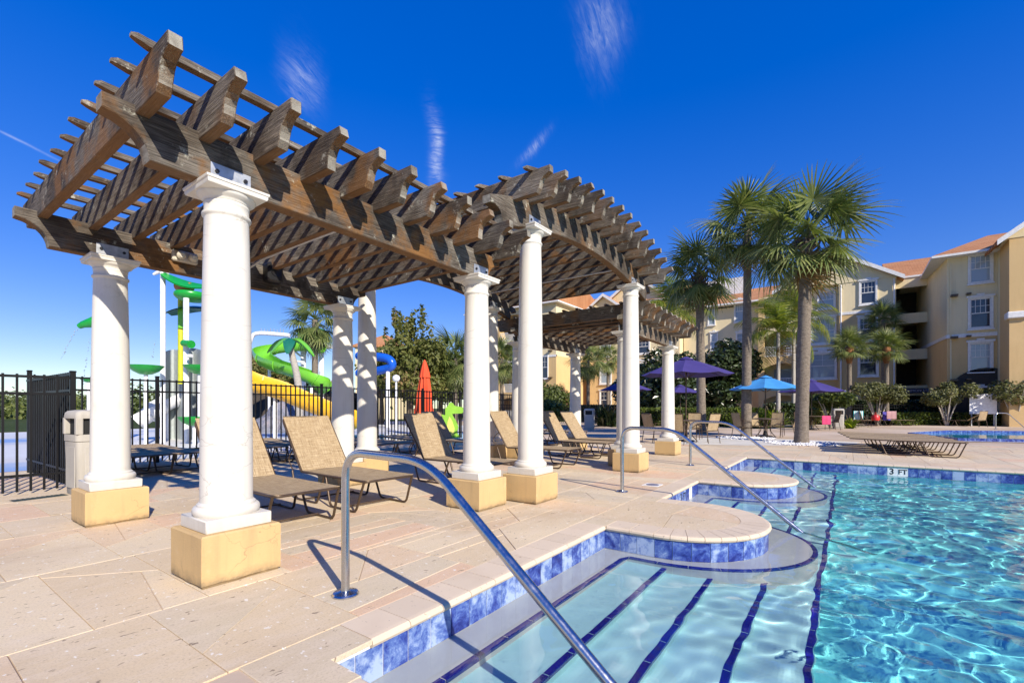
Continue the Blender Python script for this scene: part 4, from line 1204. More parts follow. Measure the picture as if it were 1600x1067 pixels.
for (u, Y), T, lb in (((1105, 18.6), T1, 'tan chair right of the purple umbrella table, its back to the pool'), ((1022, 18.9), T1, 'tan chair left of the purple umbrella table'), ((1058, 18.0), T1, 'tan chair seen just right of the third front column'), ((1083, 20.9), T1, 'tan chair behind the purple umbrella table'),
                      ((1231, 22.0), T2, 'tan chair between the blue umbrella and the foremost palm'), ((1160, 22.3), T2, 'chair partly hidden behind the second palm trunk'), ((1212, 23.8), T2, 'chair behind the blue umbrella table'), ((1180, 23.8), T2, 'chair at the far left of the blue umbrella table'),
                      ((1300, 29.8), T3, 'chair with the pink towel over its arm, right of the foremost palm'), ((1252, 28.6), T3, 'chair almost hidden by the foremost palm trunk')):
    c = at(u, Y); chair(c, face(c, T), lb)
def drape(loc, rz, w, l, m, label, cat='towel', n=1):
    """a towel hung over an edge: front and back falls with a rounded top"""
    mb = MB(); prof = [(-.05, -l), (-.045, -l * .5), (-.035, -.04), (0, 0), (.035, -.04), (.05, -l * .6), (.055, -l * .8)]
    k = 6; vs = []
    for j in range(k + 1):
        y = w * (j / k - .5); wv = .012 * math.sin(j * 2.1)
        for x, z in prof: vs.append((x + wv, y, z - .02 * abs(math.sin(j * 1.3))))
    p = len(prof); fs = [(j * p + i, (j + 1) * p + i, (j + 1) * p + i + 1, j * p + i + 1) for j in range(k) for i in range(p - 1)]
    nv = len(vs); vs += [(x * .75, y, z - .006) for x, y, z in vs]; fs += [tuple(q + nv for q in f[::-1]) for f in fs]
    mb.add(vs, fs); o = mb.build('towel', m, smooth=60); o.location = loc; o.rotation_euler = (0, 0, rz); return tag(o, label, cat)
PINK = CLO('pink_terry', (.62, .05, .16)); TURQ = NT('striped_terry')
_w = TURQ.n('ShaderNodeTexWave', wave_type='BANDS', bands_direction='Y'); _w.inputs['Scale'].default_value = 3.2; TURQ.l(TURQ.coord(), _w.inputs['Vector'])
TURQ = TURQ.done(TURQ.mix(TURQ.ramp(_w.outputs[0], [(.35, 0), (.45, 1)]), (.05, .42, .40), (.70, .70, .68)), .9)
VIOLET = CLO('violet_terry', (.06, .045, .30)); ROSE = CLO('rose_terry', (.50, .28, .27)); CREAM = CLO('cream_terry', (.62, .55, .42))
c = at(1291, 29.5); drape((c[0], c[1], .93), .4, .5, .55, PINK, 'bright pink towel hung over a chair arm right of the foremost palm')
# loungers with towels on the far side
F1 = at(1352, 34.5); chair(F1, R(-75), 'chair with a striped turquoise towel, by the far hedge'); drape((F1[0] - .12, F1[1] + .42, 1.20), R(15), .62, .62, TURQ, 'turquoise and white striped towel over a chair back')
for u, Y, dg, bk, lb in ((1374, 36.5, -80, 1, 'far flat lounger carrying a red bag'), (1396, 36.8, -85, 45, 'far lounger with violet and rose towels on it'), (1428, 37, -85, 30, 'far lounger at the edge of the hedge, right of the towels'), (1468, 37.5, 70, 35, 'far lounger below the pale crape myrtle trunks')):
    c = at(u, Y); lounger(c[0], c[1], dg, bk, lb, group='loungers by the far hedge')
c = at(1368, 35.8); b = thing('beach_bag', 'red beach bag on the far flat lounger', 'bag', (c[0], c[1], .45), .3)
MB().lathe([(0, 0), (.24, 0), (.28, .12), (.25, .34), (.20, .42), (0, .40)], n=14).build('body', RED, b, smooth=50); MB().tube(fillet([(-.16, 0, .40), (-.1, 0, .62), (.1, 0, .62), (.16, 0, .40)], .08, 4), .015, 6).build('handle', RED, b)
c = at(1385, 36); drape((c[0], c[1], 1.12), .5, .55, .65, VIOLET, 'violet towel over the far lounger back'); c = at(1393, 35.6); drape((c[0], c[1], 1.18), .2, .6, .6, ROSE, 'rose towel beside the violet one')
bin_thing(at(1309.5, 31.5), .2, 'pale square bin by the far planting, right of the foremost palm'); 
c = at(1047 - 128, 25); bin_thing(at(921, 30), .3, 'grey litter bin behind the loungers under the farthest pergola')
c = at(1536, 36); wb = thing('notice_board', 'blank white board on legs before the arched opening', 'notice board', (c[0], c[1], 0), -.9606 - .3)
MB().box((0, 0, 1.72), (1.72, .05, 1.55), ch=.01).build('panel', WHT, wb)
for x in (-.7, .7): MB().box((x, .05, .5), (.06, .06, 1.0)).build('leg', GALV, wb)
c = at(1529, 34.5); chair(c, .6, 'tan chair before the white notice board')
h_ = handrail(0, 0, 'steel handrail at the second, far pool'); h_.location = at(1556, 31); h_.rotation_euler = (0, 0, R(40))

# the second pool beyond the far deck
pool2 = [(26.2, -3.6), (27.6, -9), (27.6, -24), (37.5, -24), (37.5, -9), (35.6, -4.4), (31, -2.2)]
MB().sheet(pool2, .012).build('second_pool_coping', COPING, kind='structure')
MB().sheet(inset(pool2, .35), .018).build('second_pool_water', plain('far_pool_surface', (.03, .33, .42), .06), kind='structure')
rb = MB()
ip = inset(pool2, .33)
for i in range(len(ip)):
    (x0, y0), (x1, y1) = ip[i], ip[(i + 1) % len(ip)]
    L = math.dist(ip[i], ip[(i + 1) % len(ip)]); k = int(L / .3)
    for j in range(k):
        cx_, cy_ = x0 + (x1 - x0) * (j + .5) / k, y0 + (y1 - y0) * (j + .5) / k
        rb.box((cx_, cy_, .07), (L / k - .015, .03, .14), rz=math.atan2(y1 - y0, x1 - x0))
rb.build('second_pool_tiles', TILE, kind='structure')
# pale sand band and pebbles round the palms
SAND = plain('pale_concrete', (.62, .59, .52), .9, scale=2, bump=.2)
MB().sheet([at(1040, 18.0)[:2], at(1180, 17.3)[:2], at(1330, 17.6)[:2], at(1345, 18.9)[:2], at(1250, 20.5)[:2], at(1130, 22.5)[:2], at(1060, 21.0)[:2]], .006).build('pale_concrete_band', SAND, kind='structure')
PEB = plain('white_pebble', (.78, .77, .74), .7, scale=9)
def pebbles(c, rx, n, label, seed):
    r = random.Random(seed); mb = MB()
    for i in range(n):
        an, rr = r.random() * 6.28, math.sqrt(r.random()) * rx; s = r.uniform(.03, .075)
        p = (c[0] + rr * math.cos(an), c[1] + rr * math.sin(an), s * .3)
        tp = [(0, 0, s * .6)] + [(s * math.cos(k * 1.257 + an), s * .8 * math.sin(k * 1.257 + an), s * r.uniform(-.1, .25)) for k in range(5)]
        mb.add([(p[0] + x, p[1] + y, p[2] + z) for x, y, z in tp], [(0, k + 1, (k + 1) % 5 + 1) for k in range(5)])
    return mb.build('white_pebbles', PEB, kind='stuff', label=label)
pebbles(at(1165, 21.4), 1.25, 420, 'white pebbles round the second palm', 1); pebbles(at(1256, 18.2), 1.35, 480, 'white pebbles round the foremost palm', 2)
# ================================================================ plants
def m_leaf(name, stops, rough=.45, trans=.35, spec=.4):
    t = NT(name)
    a = t.n('ShaderNodeAttribute', attribute_name='tone')
    f = t.math('ADD', t.math('MULTIPLY', a.outputs['Fac'], .8), t.math('MULTIPLY', t.rand(), .2))
    c = t.ramp(f, stops)
    t.done(c, rough, spec=spec)
    tr = t.n('ShaderNodeBsdfTranslucent'); t.l(t.mix(1, c, (1.25, 1.35, .6), 'MULTIPLY'), tr.inputs['Color'])
    mx = t.n('ShaderNodeMixShader'); mx.inputs[0].default_value = trans
    t.l(t.b.outputs[0], mx.inputs[1]); t.l(tr.outputs[0], mx.inputs[2]); t.l(mx.outputs[0], t.out.inputs['Surface'])
    return t.m
PALMLEAF = m_leaf('fan_palm_leaf', [(0, (.040, .060, .020)), (.35, (.095, .135, .040)), (.7, (.20, .235, .075)), (1, (.36, .36, .14))], .38, .25, .5)
DEADLEAF = m_leaf('dry_leaf', [(0, (.12, .07, .03)), (1, (.32, .21, .09))], .8, .15, .1)
QUEENLEAF = m_leaf('feather_palm_leaf', [(0, (.06, .10, .015)), (.5, (.16, .21, .025)), (.85, (.27, .27, .04)), (1, (.34, .20, .05))], .45, .4)
DARKLEAF = m_leaf('dark_glossy_leaf', [(0, (.016, .026, .011)), (.5, (.036, .056, .019)), (.85, (.075, .105, .034)), (1, (.16, .18, .08))], .3, .15, .55)
MIDLEAF = m_leaf('mid_green_leaf', [(0, (.040, .060, .014)), (.5, (.095, .125, .028)), (.9, (.17, .19, .048)), (1, (.26, .26, .09))], .5, .3)
REDLEAF = m_leaf('autumn_leaf', [(0, (.055, .065, .016)), (.45, (.135, .155, .035)), (.75, (.21, .20, .06)), (1, (.36, .20, .11))], .55, .3)
LIMELEAF = m_leaf('lime_leaf', [(0, (.09, .14, .015)), (.6, (.24, .30, .03)), (1, (.42, .44, .06))], .4, .4)
HEDGELEAF = m_leaf('hedge_leaf', [(0, (.035, .055, .010)), (.5, (.08, .115, .018)), (1, (.19, .23, .035))], .5, .3)
PALELEAF = m_leaf('pale_olive_leaf', [(0, (.07, .08, .03)), (.6, (.17, .175, .07)), (1, (.30, .28, .13))], .6, .3)
def m_trunk(name, c0, c1, ring=0.0):
    t = NT(name); v = t.coord(); j = t.jitter(v)
    m = t.n('ShaderNodeMapping'); m.inputs['Scale'].default_value = (5, 5, 14); t.l(j, m.inputs['Vector'])
    n = t.noise(m.outputs[0], 1.4, 6, .7); f2 = t.noise(j, 22, 4, .7)
    c = t.mix(t.ramp(n, [(.3, 0), (.7, 1)]), c0, c1); c = t.mix(t.ramp(f2, [(.5, 0), (.75, .6)]), c, tuple(x * .45 for x in c0))
    h = t.math('ADD', n, t.math('MULTIPLY', f2, .5))
    return t.done(c, .92, t.bump(h, .9, .03), spec=.15)
PTRUNK = m_trunk('palm_trunk', (.13, .105, .08), (.28, .235, .185)); QTRUNK = m_trunk('pale_smooth_trunk', (.34, .31, .27), (.48, .45, .40))
BARK = m_trunk('brown_bark', (.09, .065, .045), (.19, .15, .11)); RUST = m_trunk('rust_fibre', (.18, .075, .03), (.33, .16, .07)); PALEBARK = m_trunk('pale_bark', (.42, .37, .30), (.58, .53, .45))

def fan_frond(seed, rl=1.0, droop=.35, dead=False):
    """local +X runs out from the trunk; length 1.9 units before scaling"""
    r = random.Random(seed); mb = MB(); tone = []
    pet = smooth_path([(0, 0, 0), (.35, 0, .05), (.70, 0, .03), (.95, 0, -.06)], 3)
    mb.tube(pet, [.022 - .010 * i / len(pet) for i in range(len(pet))], 4, cap=False); tone += [.55] * (len(mb.f))
    c = Vector((.95, 0, -.06)); n = 30
    for k in range(n):
        ph = R(-150 + 300 * (k + .5) / n + r.uniform(-3, 3)); L = 1.0 * rl * (.70 + .30 * math.cos(ph / 2)) * r.uniform(.9, 1.06)
        d = Vector((math.cos(ph), math.sin(ph) * .92, -.30 * abs(math.sin(ph)) - .08)); s = Vector((-math.sin(ph), math.cos(ph), 0))
        dr = droop * r.uniform(.7, 1.4); pts = []
        for t_, w in ((0.03, .009), (.35, .027), (.62, .022), (.84, .012), (1.0, .001)):
            p = c + d * (L * t_) + Vector((0, 0, -dr * t_ ** 2.4 * L)); pts.append((p - s * w, p + s * w))
        vs = [q for a in pts for q in a]; m = len(pts)
        mb.add(vs, [(2 * i, 2 * i + 1, 2 * i + 3, 2 * i + 2) for i in range(m - 1)])
        tn = r.uniform(.1, .9); tone += [min(1, max(0, tn + .05 * i)) for i in range(m - 1)]
    me = bpy.data.meshes.new('frond'); me.from_pydata(mb.v, [], mb.f); me.materials.append(DEADLEAF if dead else PALMLEAF); tone_attr(me, tone); me.update(); return me
FANS = [fan_frond(i, 1.0, .08 + .09 * i) for i in range(4)]; FANDEAD = fan_frond(9, .9, 1.0, True)
def feather_frond(seed):
    r = random.Random(seed); mb = MB(); tone = []
    rach = smooth_path([(0, 0, 0), (.5, 0, .28), (1.05, 0, .30), (1.6, 0, .02), (1.95, 0, -.45)], 5)
    mb.tube(rach, [.022 - .018 * i / len(rach) for i in range(len(rach))], 4, cap=False); tone += [.7] * len(mb.f)
    N = 40
    for k in range(N):
        t_ = .12 + .87 * k / N; i = min(int(t_ * (len(rach) - 1)), len(rach) - 2); p = rach[i].lerp(rach[i + 1], t_ * (len(rach) - 1) - i); d = (rach[i + 1] - rach[i]).normalized()
        L = .62 * math.sin(math.pi * min(1, .15 + t_ * .85)) ** .6 + .1
        for s in (-1, 1):
            o = Vector((d.x * .5, s * .8, d.z * .5 + r.uniform(-.2, .25))).normalized(); pts = []
            for q, w in ((0, .014), (.5, .016), (1, .002)):
                c = p + o * (L * q) + Vector((0, 0, -.55 * L * q * q * r.uniform(.7, 1.3))); pts += [c - d * w, c + d * w]
            mb.add(pts, [(0, 1, 3, 2), (2, 3, 5, 4)]); tone += [r.uniform(.1, 1)] * 2
    me = bpy.data.meshes.new('frond'); me.from_pydata(mb.v, [], mb.f); me.materials.append(QUEENLEAF); tone_attr(me, tone); me.update(); return me
FEATHERS = [feather_frond(20 + i) for i in range(3)]
def trunk_mesh(path, r0, r1, mat, rings=.0, name='trunk', n=12, seg=7, bulge=None):
    P = smooth_path(path, seg); N = len(P); r = random.Random(int(r0 * 1e4) + N)
    rr = [(r0 + (r1 - r0) * i / (N - 1)) * (1 + r.uniform(-rings, rings)) for i in range(N)]
    rr[0] *= 1.3; rr[1] *= 1.1
    return MB().tube(P, rr, n).mesh(name, mat, 60)
def palm(loc, label, h, crown, lean=(0, 0), r0=.24, r1=.19, n=46, kind='fan', boots=True, low=-48, seed=1, group='cabbage palms round the pool', trunk=None, dead=3):
    t = thing('palm_tree', label, 'palm tree', (loc[0], loc[1], 0), 0, group); r = random.Random(seed)
    lx, ly = lean
    link('trunk', trunk_mesh([(0, 0, -.1), (lx * .25, ly * .25, h * .3), (lx * .6, ly * .6, h * .65), (lx, ly, h)], r0, r1, trunk or PTRUNK, .05), t)
    if boots:
        mb = MB()
        for i in range(30):
            z = h - .9 + .95 * i / 30; an = i * 2.4; c, s = math.cos(an), math.sin(an); o = Vector((lx, ly, z))
            a = o + Vector((c * r1 * .7, s * r1 * .7, 0)); b = o + Vector((c * (r1 + .20), s * (r1 + .20), .17)); e = o + Vector((c * (r1 + .27), s * (r1 + .27), .33))
            mb.tube([a, b, e], [.07, .055, .02], 4)
        mb.build('leaf_bases', BARK if kind == 'fan' else RUST, t)
    F = FANS if kind == 'fan' else FEATHERS; unit = 1.9 if kind == 'fan' else 2.05
    for i in range(n):
        f = i / (n - 1); el = R(82 - (82 - low) * f ** .85 + r.uniform(-8, 8)); az = i * 2.39996 + r.uniform(-.25, .25)
        o = link('frond', F[i % len(F)], t, (lx, ly, h + .15 * math.sin(el)))
        s = crown / unit * r.uniform(.86, 1.1); o.scale = (s, s, s); o.rotation_euler = (r.uniform(-.3, .3), -el, az)
    for i in range(dead):
        o = link('dry_frond', FANDEAD, t, (lx, ly, h - .2)); s = crown / 1.9 * .75; o.scale = (s,) * 3; o.rotation_euler = (0, R(72 + r.uniform(-8, 8)), r.random() * 6.28)
    return t
palm(at(1252, 18.6), 'foremost fan palm, leaning, with a thick brown boot below its crown', 8.25, 2.8, (.48, -.16), .25, .225, 36, seed=3, low=-42)
palm(at(1166, 22.3), 'second fan palm, tall with a smooth grey trunk, behind the foremost one', 10.0, 2.65, (.12, -.05), .24, .165, 34, boots=False, seed=5, low=-45)
palm(at(1096, 26.0), 'fan palm with a shaggy collar, leftmost of the three tall ones', 9.0, 2.55, (-.05, .1), .26, .21, 34, seed=8, low=-58)
for u, Y, vt, cr, lb, sd in ((1327, 40, 545, 2.0, 'small fan palm with a rusty neck, left of the two before the building', 11), (1385, 40, 545, 2.0, 'small fan palm with a rusty neck, right of the two before the building', 13),
                             (1380, 43, 500, 1.9, 'fan palm standing taller behind the right rusty-necked one', 17)):
    t_ = palm(at(u, Y), lb, zat(vt, Y), cr, r0=.20, r1=.17, n=30, boots=False, low=-25, seed=sd, group='small fan palms before the apartment building', dead=0)
    if sd != 17: MB().lathe([(.17, -1.3), (.26, -.9), (.34, -.35), (.30, .1), (.1, .25)], n=12).build('rusty_neck', RUST, t_, loc=(0, 0, zat(vt, Y)), smooth=60)
for u, Y, vt, cr, lb, sd in ((919, 52, 563, 2.7, 'fan palm behind the farthest pergola, left of the dark passage', 21), (950, 55, 560, 2.0, 'slim fan palm against the yellow wall under the farthest pergola', 22), (784, 46, 560, 2.6, 'fan palm seen between the two front columns of the bowed pergola', 24),
                             (712, 40, 560, 2.9, 'drooping fan palm left of the second front column', 26), (492, 30, 500, 2.3, 'fan palm in the water playground by the green slide', 28)):
    palm(at(u, Y), lb, zat(vt, Y), cr, r0=.20, r1=.17, n=34, boots=False, low=-70, seed=sd, group='fan palms beyond the pergolas', dead=2)
for u, Y, vt, cr, lb, sd in ((1216, 38, 520, 3.4, 'yellow-green feather palm right of the second tall palm', 31), (1240, 40, 500, 3.6, 'feather palm just behind the foremost fan palm', 33), (1052, 40, 492, 3.9, 'feather palm rising behind the farthest pergola', 35)):
    palm(at(u, Y), lb, zat(vt, Y), cr, r0=.17, r1=.13, n=17, kind='feather', boots=False, low=-30, seed=sd, group='feather palms before the building', trunk=QTRUNK, dead=1 if sd == 31 else 0)

def leaf_cloud(n, lumps, size, seed, mat, name='crown', shell=.55, up=.3, aspect=.55, light=None):
    """n small leaves spread through ellipsoid lumps (centre, radii)"""
    g = np.random.RandomState(seed)
    vol = np.array([l[1][0] * l[1][1] * l[1][2] for l in lumps]) ** .7; idx = g.choice(len(lumps), n, p=vol / vol.sum())
    C = np.array([l[0] for l in lumps], float)[idx]; Rr = np.array([l[1] for l in lumps], float)[idx]
    d = g.normal(size=(n, 3)); d /= np.linalg.norm(d, axis=1)[:, None]
    rad = (shell + (1 - shell) * g.rand(n)) ** .8 * (1 + .12 * g.normal(size=n))
    P = C + d * Rr * rad[:, None]
    nr = d * .8 + g.normal(size=(n, 3)) * .7; nr[:, 2] += up; nr /= np.linalg.norm(nr, axis=1)[:, None]
    t1 = np.cross(nr, g.normal(size=(n, 3))); t1 /= np.linalg.norm(t1, axis=1)[:, None]; t2 = np.cross(nr, t1)
    s = size * (.6 + .8 * g.rand(n))[:, None]
    V = np.stack([P - t1 * s, P + t2 * s * aspect + nr * s * .15, P + t1 * s, P - t2 * s * aspect + nr * s * .15], 1).reshape(-1, 3)
    F = np.arange(n * 4).reshape(n, 4)
    me = bpy.data.meshes.new(name); me.from_pydata(V.tolist(), [], F.tolist()); me.materials.append(mat)
    lumpt = g.rand(len(lumps))[idx]
    tone = np.clip(.55 * g.rand(n) + .45 * lumpt, 0, 1) if light is None else np.clip(light(P, g), 0, 1)
    tone_attr(me, tone.tolist()); me.update(); return me
def lumps_in(c, rad, k, lr, seed, flat=.85):
    g = random.Random(seed); out = []
    for i in range(k):
        while True:
            p = [g.uniform(-1, 1) for _ in range(3)]
            if sum(x * x for x in p) <= 1: break
        r_ = lr * g.uniform(.7, 1.3); out.append(((c[0] + p[0] * rad[0], c[1] + p[1] * rad[1], c[2] + p[2] * rad[2]), (r_, r_, r_ * flat)))
    return out
def limbs(mb, base, tips, r0, seed):
    g = random.Random(seed)
    for tp in tips:
        m = Vector(base).lerp(Vector(tp), .5) + Vector((g.uniform(-.3, .3), g.uniform(-.3, .3), .2))
        P = smooth_path([base, m, tp], 4); mb.tube(P, [r0 * (1 - .8 * i / len(P)) for i in range(len(P))], 6)
def tree(loc, label, h, rad, mat, n=9000, size=.16, seed=1, k=26, lr=.8, trunk_h=None, bark=None, group=None, cz=None, shell=.5, aspect=.55, spikes=0):
    t = thing('tree', label, 'tree', (loc[0], loc[1], 0), 0, group); th = trunk_h or h * .35; cz = cz or (h - rad[2])
    lp = lumps_in((0, 0, cz), (rad[0] - lr * .6, rad[1] - lr * .6, rad[2] - lr * .6), k, lr, seed)
    g = random.Random(seed + 7)
    for i in range(spikes):
        an = g.random() * 6.28; q = g.random() * .75; lp.append(((q * rad[0] * math.cos(an), q * rad[1] * math.sin(an), cz + rad[2] * g.uniform(.6, 1.15)), (.22, .22, .9)))
    mb = MB().tube(smooth_path([(0, 0, -.1), (.05, .03, th * .6), (0, 0, th)], 4), [.16 + .012 * h * (1 - i / 8) for i in range(9)], 8)
    limbs(mb, (0, 0, th * .9), [l[0] for l in lp[:9]], .12, seed); mb.build('trunk', bark or BARK, t, smooth=60)
    link('crown', leaf_cloud(n, lp, size, seed, mat, shell=shell, aspect=aspect), t, kind='stuff')
    return t
tree(at(640, 38), 'loose round tree with reddish shoot tips behind the orange umbrella', zat(505, 38), (3.2, 3.2, 3.3), REDLEAF, 11000, .17, 41, 30, 1.0, spikes=26)
tree(at(596, 40), 'sparse reddish shrubby tree just right of the rear column pair', zat(545, 40), (2.0, 2.0, 2.6), MIDLEAF, 4500, .17, 42, 14, .8, spikes=6)
tree(at(688, 42), 'green broadleaf tree behind the cutout figure', zat(528, 42), (2.8, 2.8, 3.2), MIDLEAF, 8000, .18, 43, 22, 1.0)
tree(at(1130, 41), 'dark magnolia tree between the first and second tall palms', zat(525, 41), (3.6, 3.0, 3.9), DARKLEAF, 11000, .22, 45, 34, 1.1, aspect=.45)
tree(at(1040, 40), 'dark glossy tree behind the large purple umbrella', zat(538, 40), (3.4, 3.0, 3.5), DARKLEAF, 10000, .22, 46, 32, 1.1, aspect=.45)
tree(at(1000, 43), 'dark evergreen left of the large purple umbrella, behind the tall column', zat(560, 43), (2.4, 2.4, 2.9), DARKLEAF, 6000, .22, 47, 22, 1.0, aspect=.45)
tree(at(826, 44), 'light green bush-like tree behind the bowed pergola, right of its front column', zat(575, 44), (1.7, 1.7, 2.4), MIDLEAF, 4500, .16, 48, 14, .8)
tree(at(868, 47), 'small green tree before the yellow wall under the farthest pergola', zat(590, 47), (1.6, 1.6, 2.0), MIDLEAF, 3800, .16, 49, 12, .8)
def shrub(loc, label, w, h, mat, n=2200, size=.13, seed=1, long=False, cat='shrub', stems=None):
    t = thing('shrub', label, cat, (loc[0], loc[1], 0)); r = random.Random(seed)
    if long:
        mb = MB(); tone = []
        for i in range(n):
            an = r.random() * 6.28; el = R(r.uniform(15, 85)); L = h * r.uniform(.6, 1.15); b = Vector((r.uniform(-.4, .4) * w, r.uniform(-.4, .4) * w, 0)); d = Vector((math.cos(an) * math.cos(el), math.sin(an) * math.cos(el), math.sin(el))); s = Vector((-math.sin(an), math.cos(an), 0)); pts = []
            for q, wd in ((0, .02), (.3, .07), (.65, .08), (1, .005)):
                p = b + d * L * q + Vector((0, 0, -.35 * L * q * q)); pts += [p - s * wd, p + s * wd]
            mb.add(pts, [(0, 1, 3, 2), (2, 3, 5, 4), (4, 5, 7, 6)]); tone += [r.random()] * 3
        me = bpy.data.meshes.new('foliage'); me.from_pydata(mb.v, [], mb.f); me.materials.append(mat); tone_attr(me, tone); link('foliage', me, t, kind='stuff')
    else:
        z0 = h * .15 if not stems else h * .5
        lp = lumps_in((0, 0, (z0 + h) / 2), (w * .75, w * .75, (h - z0) / 2 * .8), 12, min(w, h) * .30, seed)
        link('foliage', leaf_cloud(n, lp, size, seed, mat, 'foliage'), t, kind='stuff')
    sm = MB()
    for i in range(7 if stems else 4):
        an = i * 2.4; sm.tube(smooth_path([(.06 * math.cos(an), .06 * math.sin(an), 0), (w * .22 * math.cos(an), w * .22 * math.sin(an), h * .4), (w * .5 * math.cos(an), w * .5 * math.sin(an), h * .78)], 3), [.05 if stems else .03] * 4 + [.025] * 3, 5)
    sm.build('stems', stems or BARK, t, smooth=60); return t
shrub(at(1172, 33), 'bright lime ginger clump left of the blue umbrella pole', 1.5, 2.3, LIMELEAF, 150, seed=51, long=True)
shrub(at(1208, 34.5), 'lime ginger clump right of the blue umbrella pole', 1.2, 2.0, LIMELEAF, 110, seed=52, long=True)
shrub(at(1298, 33), 'dark round shrub with pale bare stems right of the foremost palm', 1.7, 2.7, MIDLEAF, 2600, .15, 53, stems=PALEBARK)
shrub(at(1328, 32), 'small lime plant by the pale bin', .6, 1.2, LIMELEAF, 50, seed=54, long=True)
shrub(at(1371, 38), 'pale olive crape myrtle with white stems, left of the entrance', 2.3, 3.6, PALELEAF, 3200, .12, 55, stems=PALEBARK)
shrub(at(1479, 37), 'pale olive crape myrtle with white stems, left of the notice board', 2.1, 3.5, PALELEAF, 2600, .12, 56, stems=PALEBARK)
shrub(at(1588, 35), 'pale olive crape myrtle with white stems at the right edge', 2.2, 3.7, PALELEAF, 2800, .12, 57, stems=PALEBARK)
shrub(at(948, 36), 'dark spiky palmetto left of the tall column under the farthest pergola', 1.6, 2.6, DARKLEAF, 150, seed=58, long=True)
shrub(at(862, 38), 'green rounded shrub behind the loungers, right of the tall front column', 1.5, 2.2, MIDLEAF, 2200, .14, 59)
shrub(at(1270, 36), 'brownish clipped shrub behind the foremost palm trunk', 2.0, 1.9, REDLEAF, 2200, .12, 60)
def hedge(p, q, h, w, label, mat, n, seed, size=.09):
    p, q = Vector((*p[:2], 0)), Vector((*q[:2], 0)); L = (q - p).length; g = np.random.RandomState(seed)
    t = thing('hedge', label, 'hedge', p, math.atan2(q.y - p.y, q.x - p.x))
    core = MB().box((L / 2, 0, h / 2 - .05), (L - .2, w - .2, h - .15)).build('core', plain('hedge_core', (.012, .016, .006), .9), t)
    side = g.rand(n); P = np.stack([g.rand(n) * L, (g.rand(n) - .5) * w, g.rand(n) * h], 1)
    P[side < .4, 1] = -w / 2; P[(side >= .4) & (side < .55), 1] = w / 2; P[(side >= .55) & (side < .92), 2] = h; P[side > .96, 0] = 0; P[(side > .92) & (side <= .96), 0] = L
    P += g.normal(size=(n, 3)) * .05
    d = g.normal(size=(n, 3)); d /= np.linalg.norm(d, axis=1)[:, None]; t1 = np.cross(d, g.normal(size=(n, 3))); t1 /= np.linalg.norm(t1, axis=1)[:, None]; t2 = np.cross(d, t1)
    s = size * (.6 + .8 * g.rand(n))[:, None]
    V = np.stack([P - t1 * s, P + t2 * s * .6, P + t1 * s, P - t2 * s * .6], 1).reshape(-1, 3)
    me = bpy.data.meshes.new('foliage'); me.from_pydata(V.tolist(), [], np.arange(4 * n).reshape(n, 4).tolist()); me.materials.append(mat); tone_attr(me, g.rand(n).tolist()); me.update()
    link('foliage', me, t, kind='stuff'); return t
hedge(at(985, 37), at(1192, 35), 1.32, 1.1, 'clipped bright green hedge behind the umbrella tables', HEDGELEAF, 6500, 61)
hedge(at(1388, 38.6), at(1480, 38.2), .95, .9, 'low light green hedge left of the notice board', HEDGELEAF, 2600, 62)
hedge(at(1492, 38.0), at(1640, 36.0), .95, .9, 'low green hedge along the right edge', MIDLEAF, 2600, 63)
hedge(at(1335, 42.5), at(1465, 42), 2.0, 1.6, 'tall dark hedge behind the far black fence', DARKLEAF, 6000, 64, .13)
hedge(at(1200, 40), at(1300, 40), 1.7, 1.3, 'dark hedge behind the blue umbrella', DARKLEAF, 3600, 65, .12)
hedge(at(845, 50), at(985, 46), 1.6, 1.3, 'dark hedge at the foot of the yellow wall', DARKLEAF, 4200, 66, .13)
fence('far black fence before the right-hand building', at(1330, 41)[:2], at(1640, 38)[:2], 1.75, .18, size=.028, posts=2.6)
fence('far black fence under the farthest pergola', at(770, 44)[:2], at(990, 41)[:2], 1.75, .18, size=.028, posts=2.6)
# far-off wood beyond the playground
lp = []
for i in range(70):
    u = -160 + i * 11; Y = 75 + 14 * math.sin(i * 1.7); x, y, _ = at(u, Y); s = rnd.uniform(1.6, 3.0); lp.append(((x, y, s * .5 + .3), (s * 1.5, s * 1.5, s)))
link('distant_trees', leaf_cloud(16000, lp, .30, 71, MIDLEAF, 'trees', shell=.6), kind='stuff')
# ================================================================ apartment buildings
def pa(u, v, a0):
    """(q, z) of the point seen at (u, v) on the plane a = a0"""
    k = (u - CX) / FPX; Y = a0 / (k * CT + ST); X = k * Y
    return (-X * ST + Y * CT, EYE - (v - YH) / FPX * Y)
CREAM_W = m_stucco('cream_stucco', (.72, .605, .37), (.77, .655, .41), (.60, .50, .31), .25, .15)
OCHRE_W = m_stucco('ochre_stucco', (.61, .425, .20), (.66, .465, .225), (.52, .36, .165), .25, .15)
TRIMW = plain('white_trim', (.74, .73, .70), .5)
def m_shingle():
    t = NT('terracotta_shingle'); v = t.coord()
    b = t.n('ShaderNodeTexBrick'); b.inputs['Scale'].default_value = 1.0; b.inputs['Brick Width'].default_value = .5; b.inputs['Row Height'].default_value = .24; b.inputs['Mortar Size'].default_value = .012
    m = t.n('ShaderNodeMapping'); m.inputs['Rotation'].default_value = (0, 0, R(90)); t.l(v, m.inputs['Vector']); t.l(m.outputs[0], b.inputs['Vector'])
    b.inputs['Color1'].default_value = (.47, .225, .105, 1); b.inputs['Color2'].default_value = (.38, .175, .08, 1); b.inputs['Mortar'].default_value = (.17, .06, .03, 1)
    c = t.mix(t.ramp(t.noise(v, .5, 5), [(.4, 0), (.7, .5)]), b.outputs['Color'], (.50, .265, .135))
    return t.done(c, .9, t.bump(b.outputs['Fac'], -.5, .03), spec=.15)
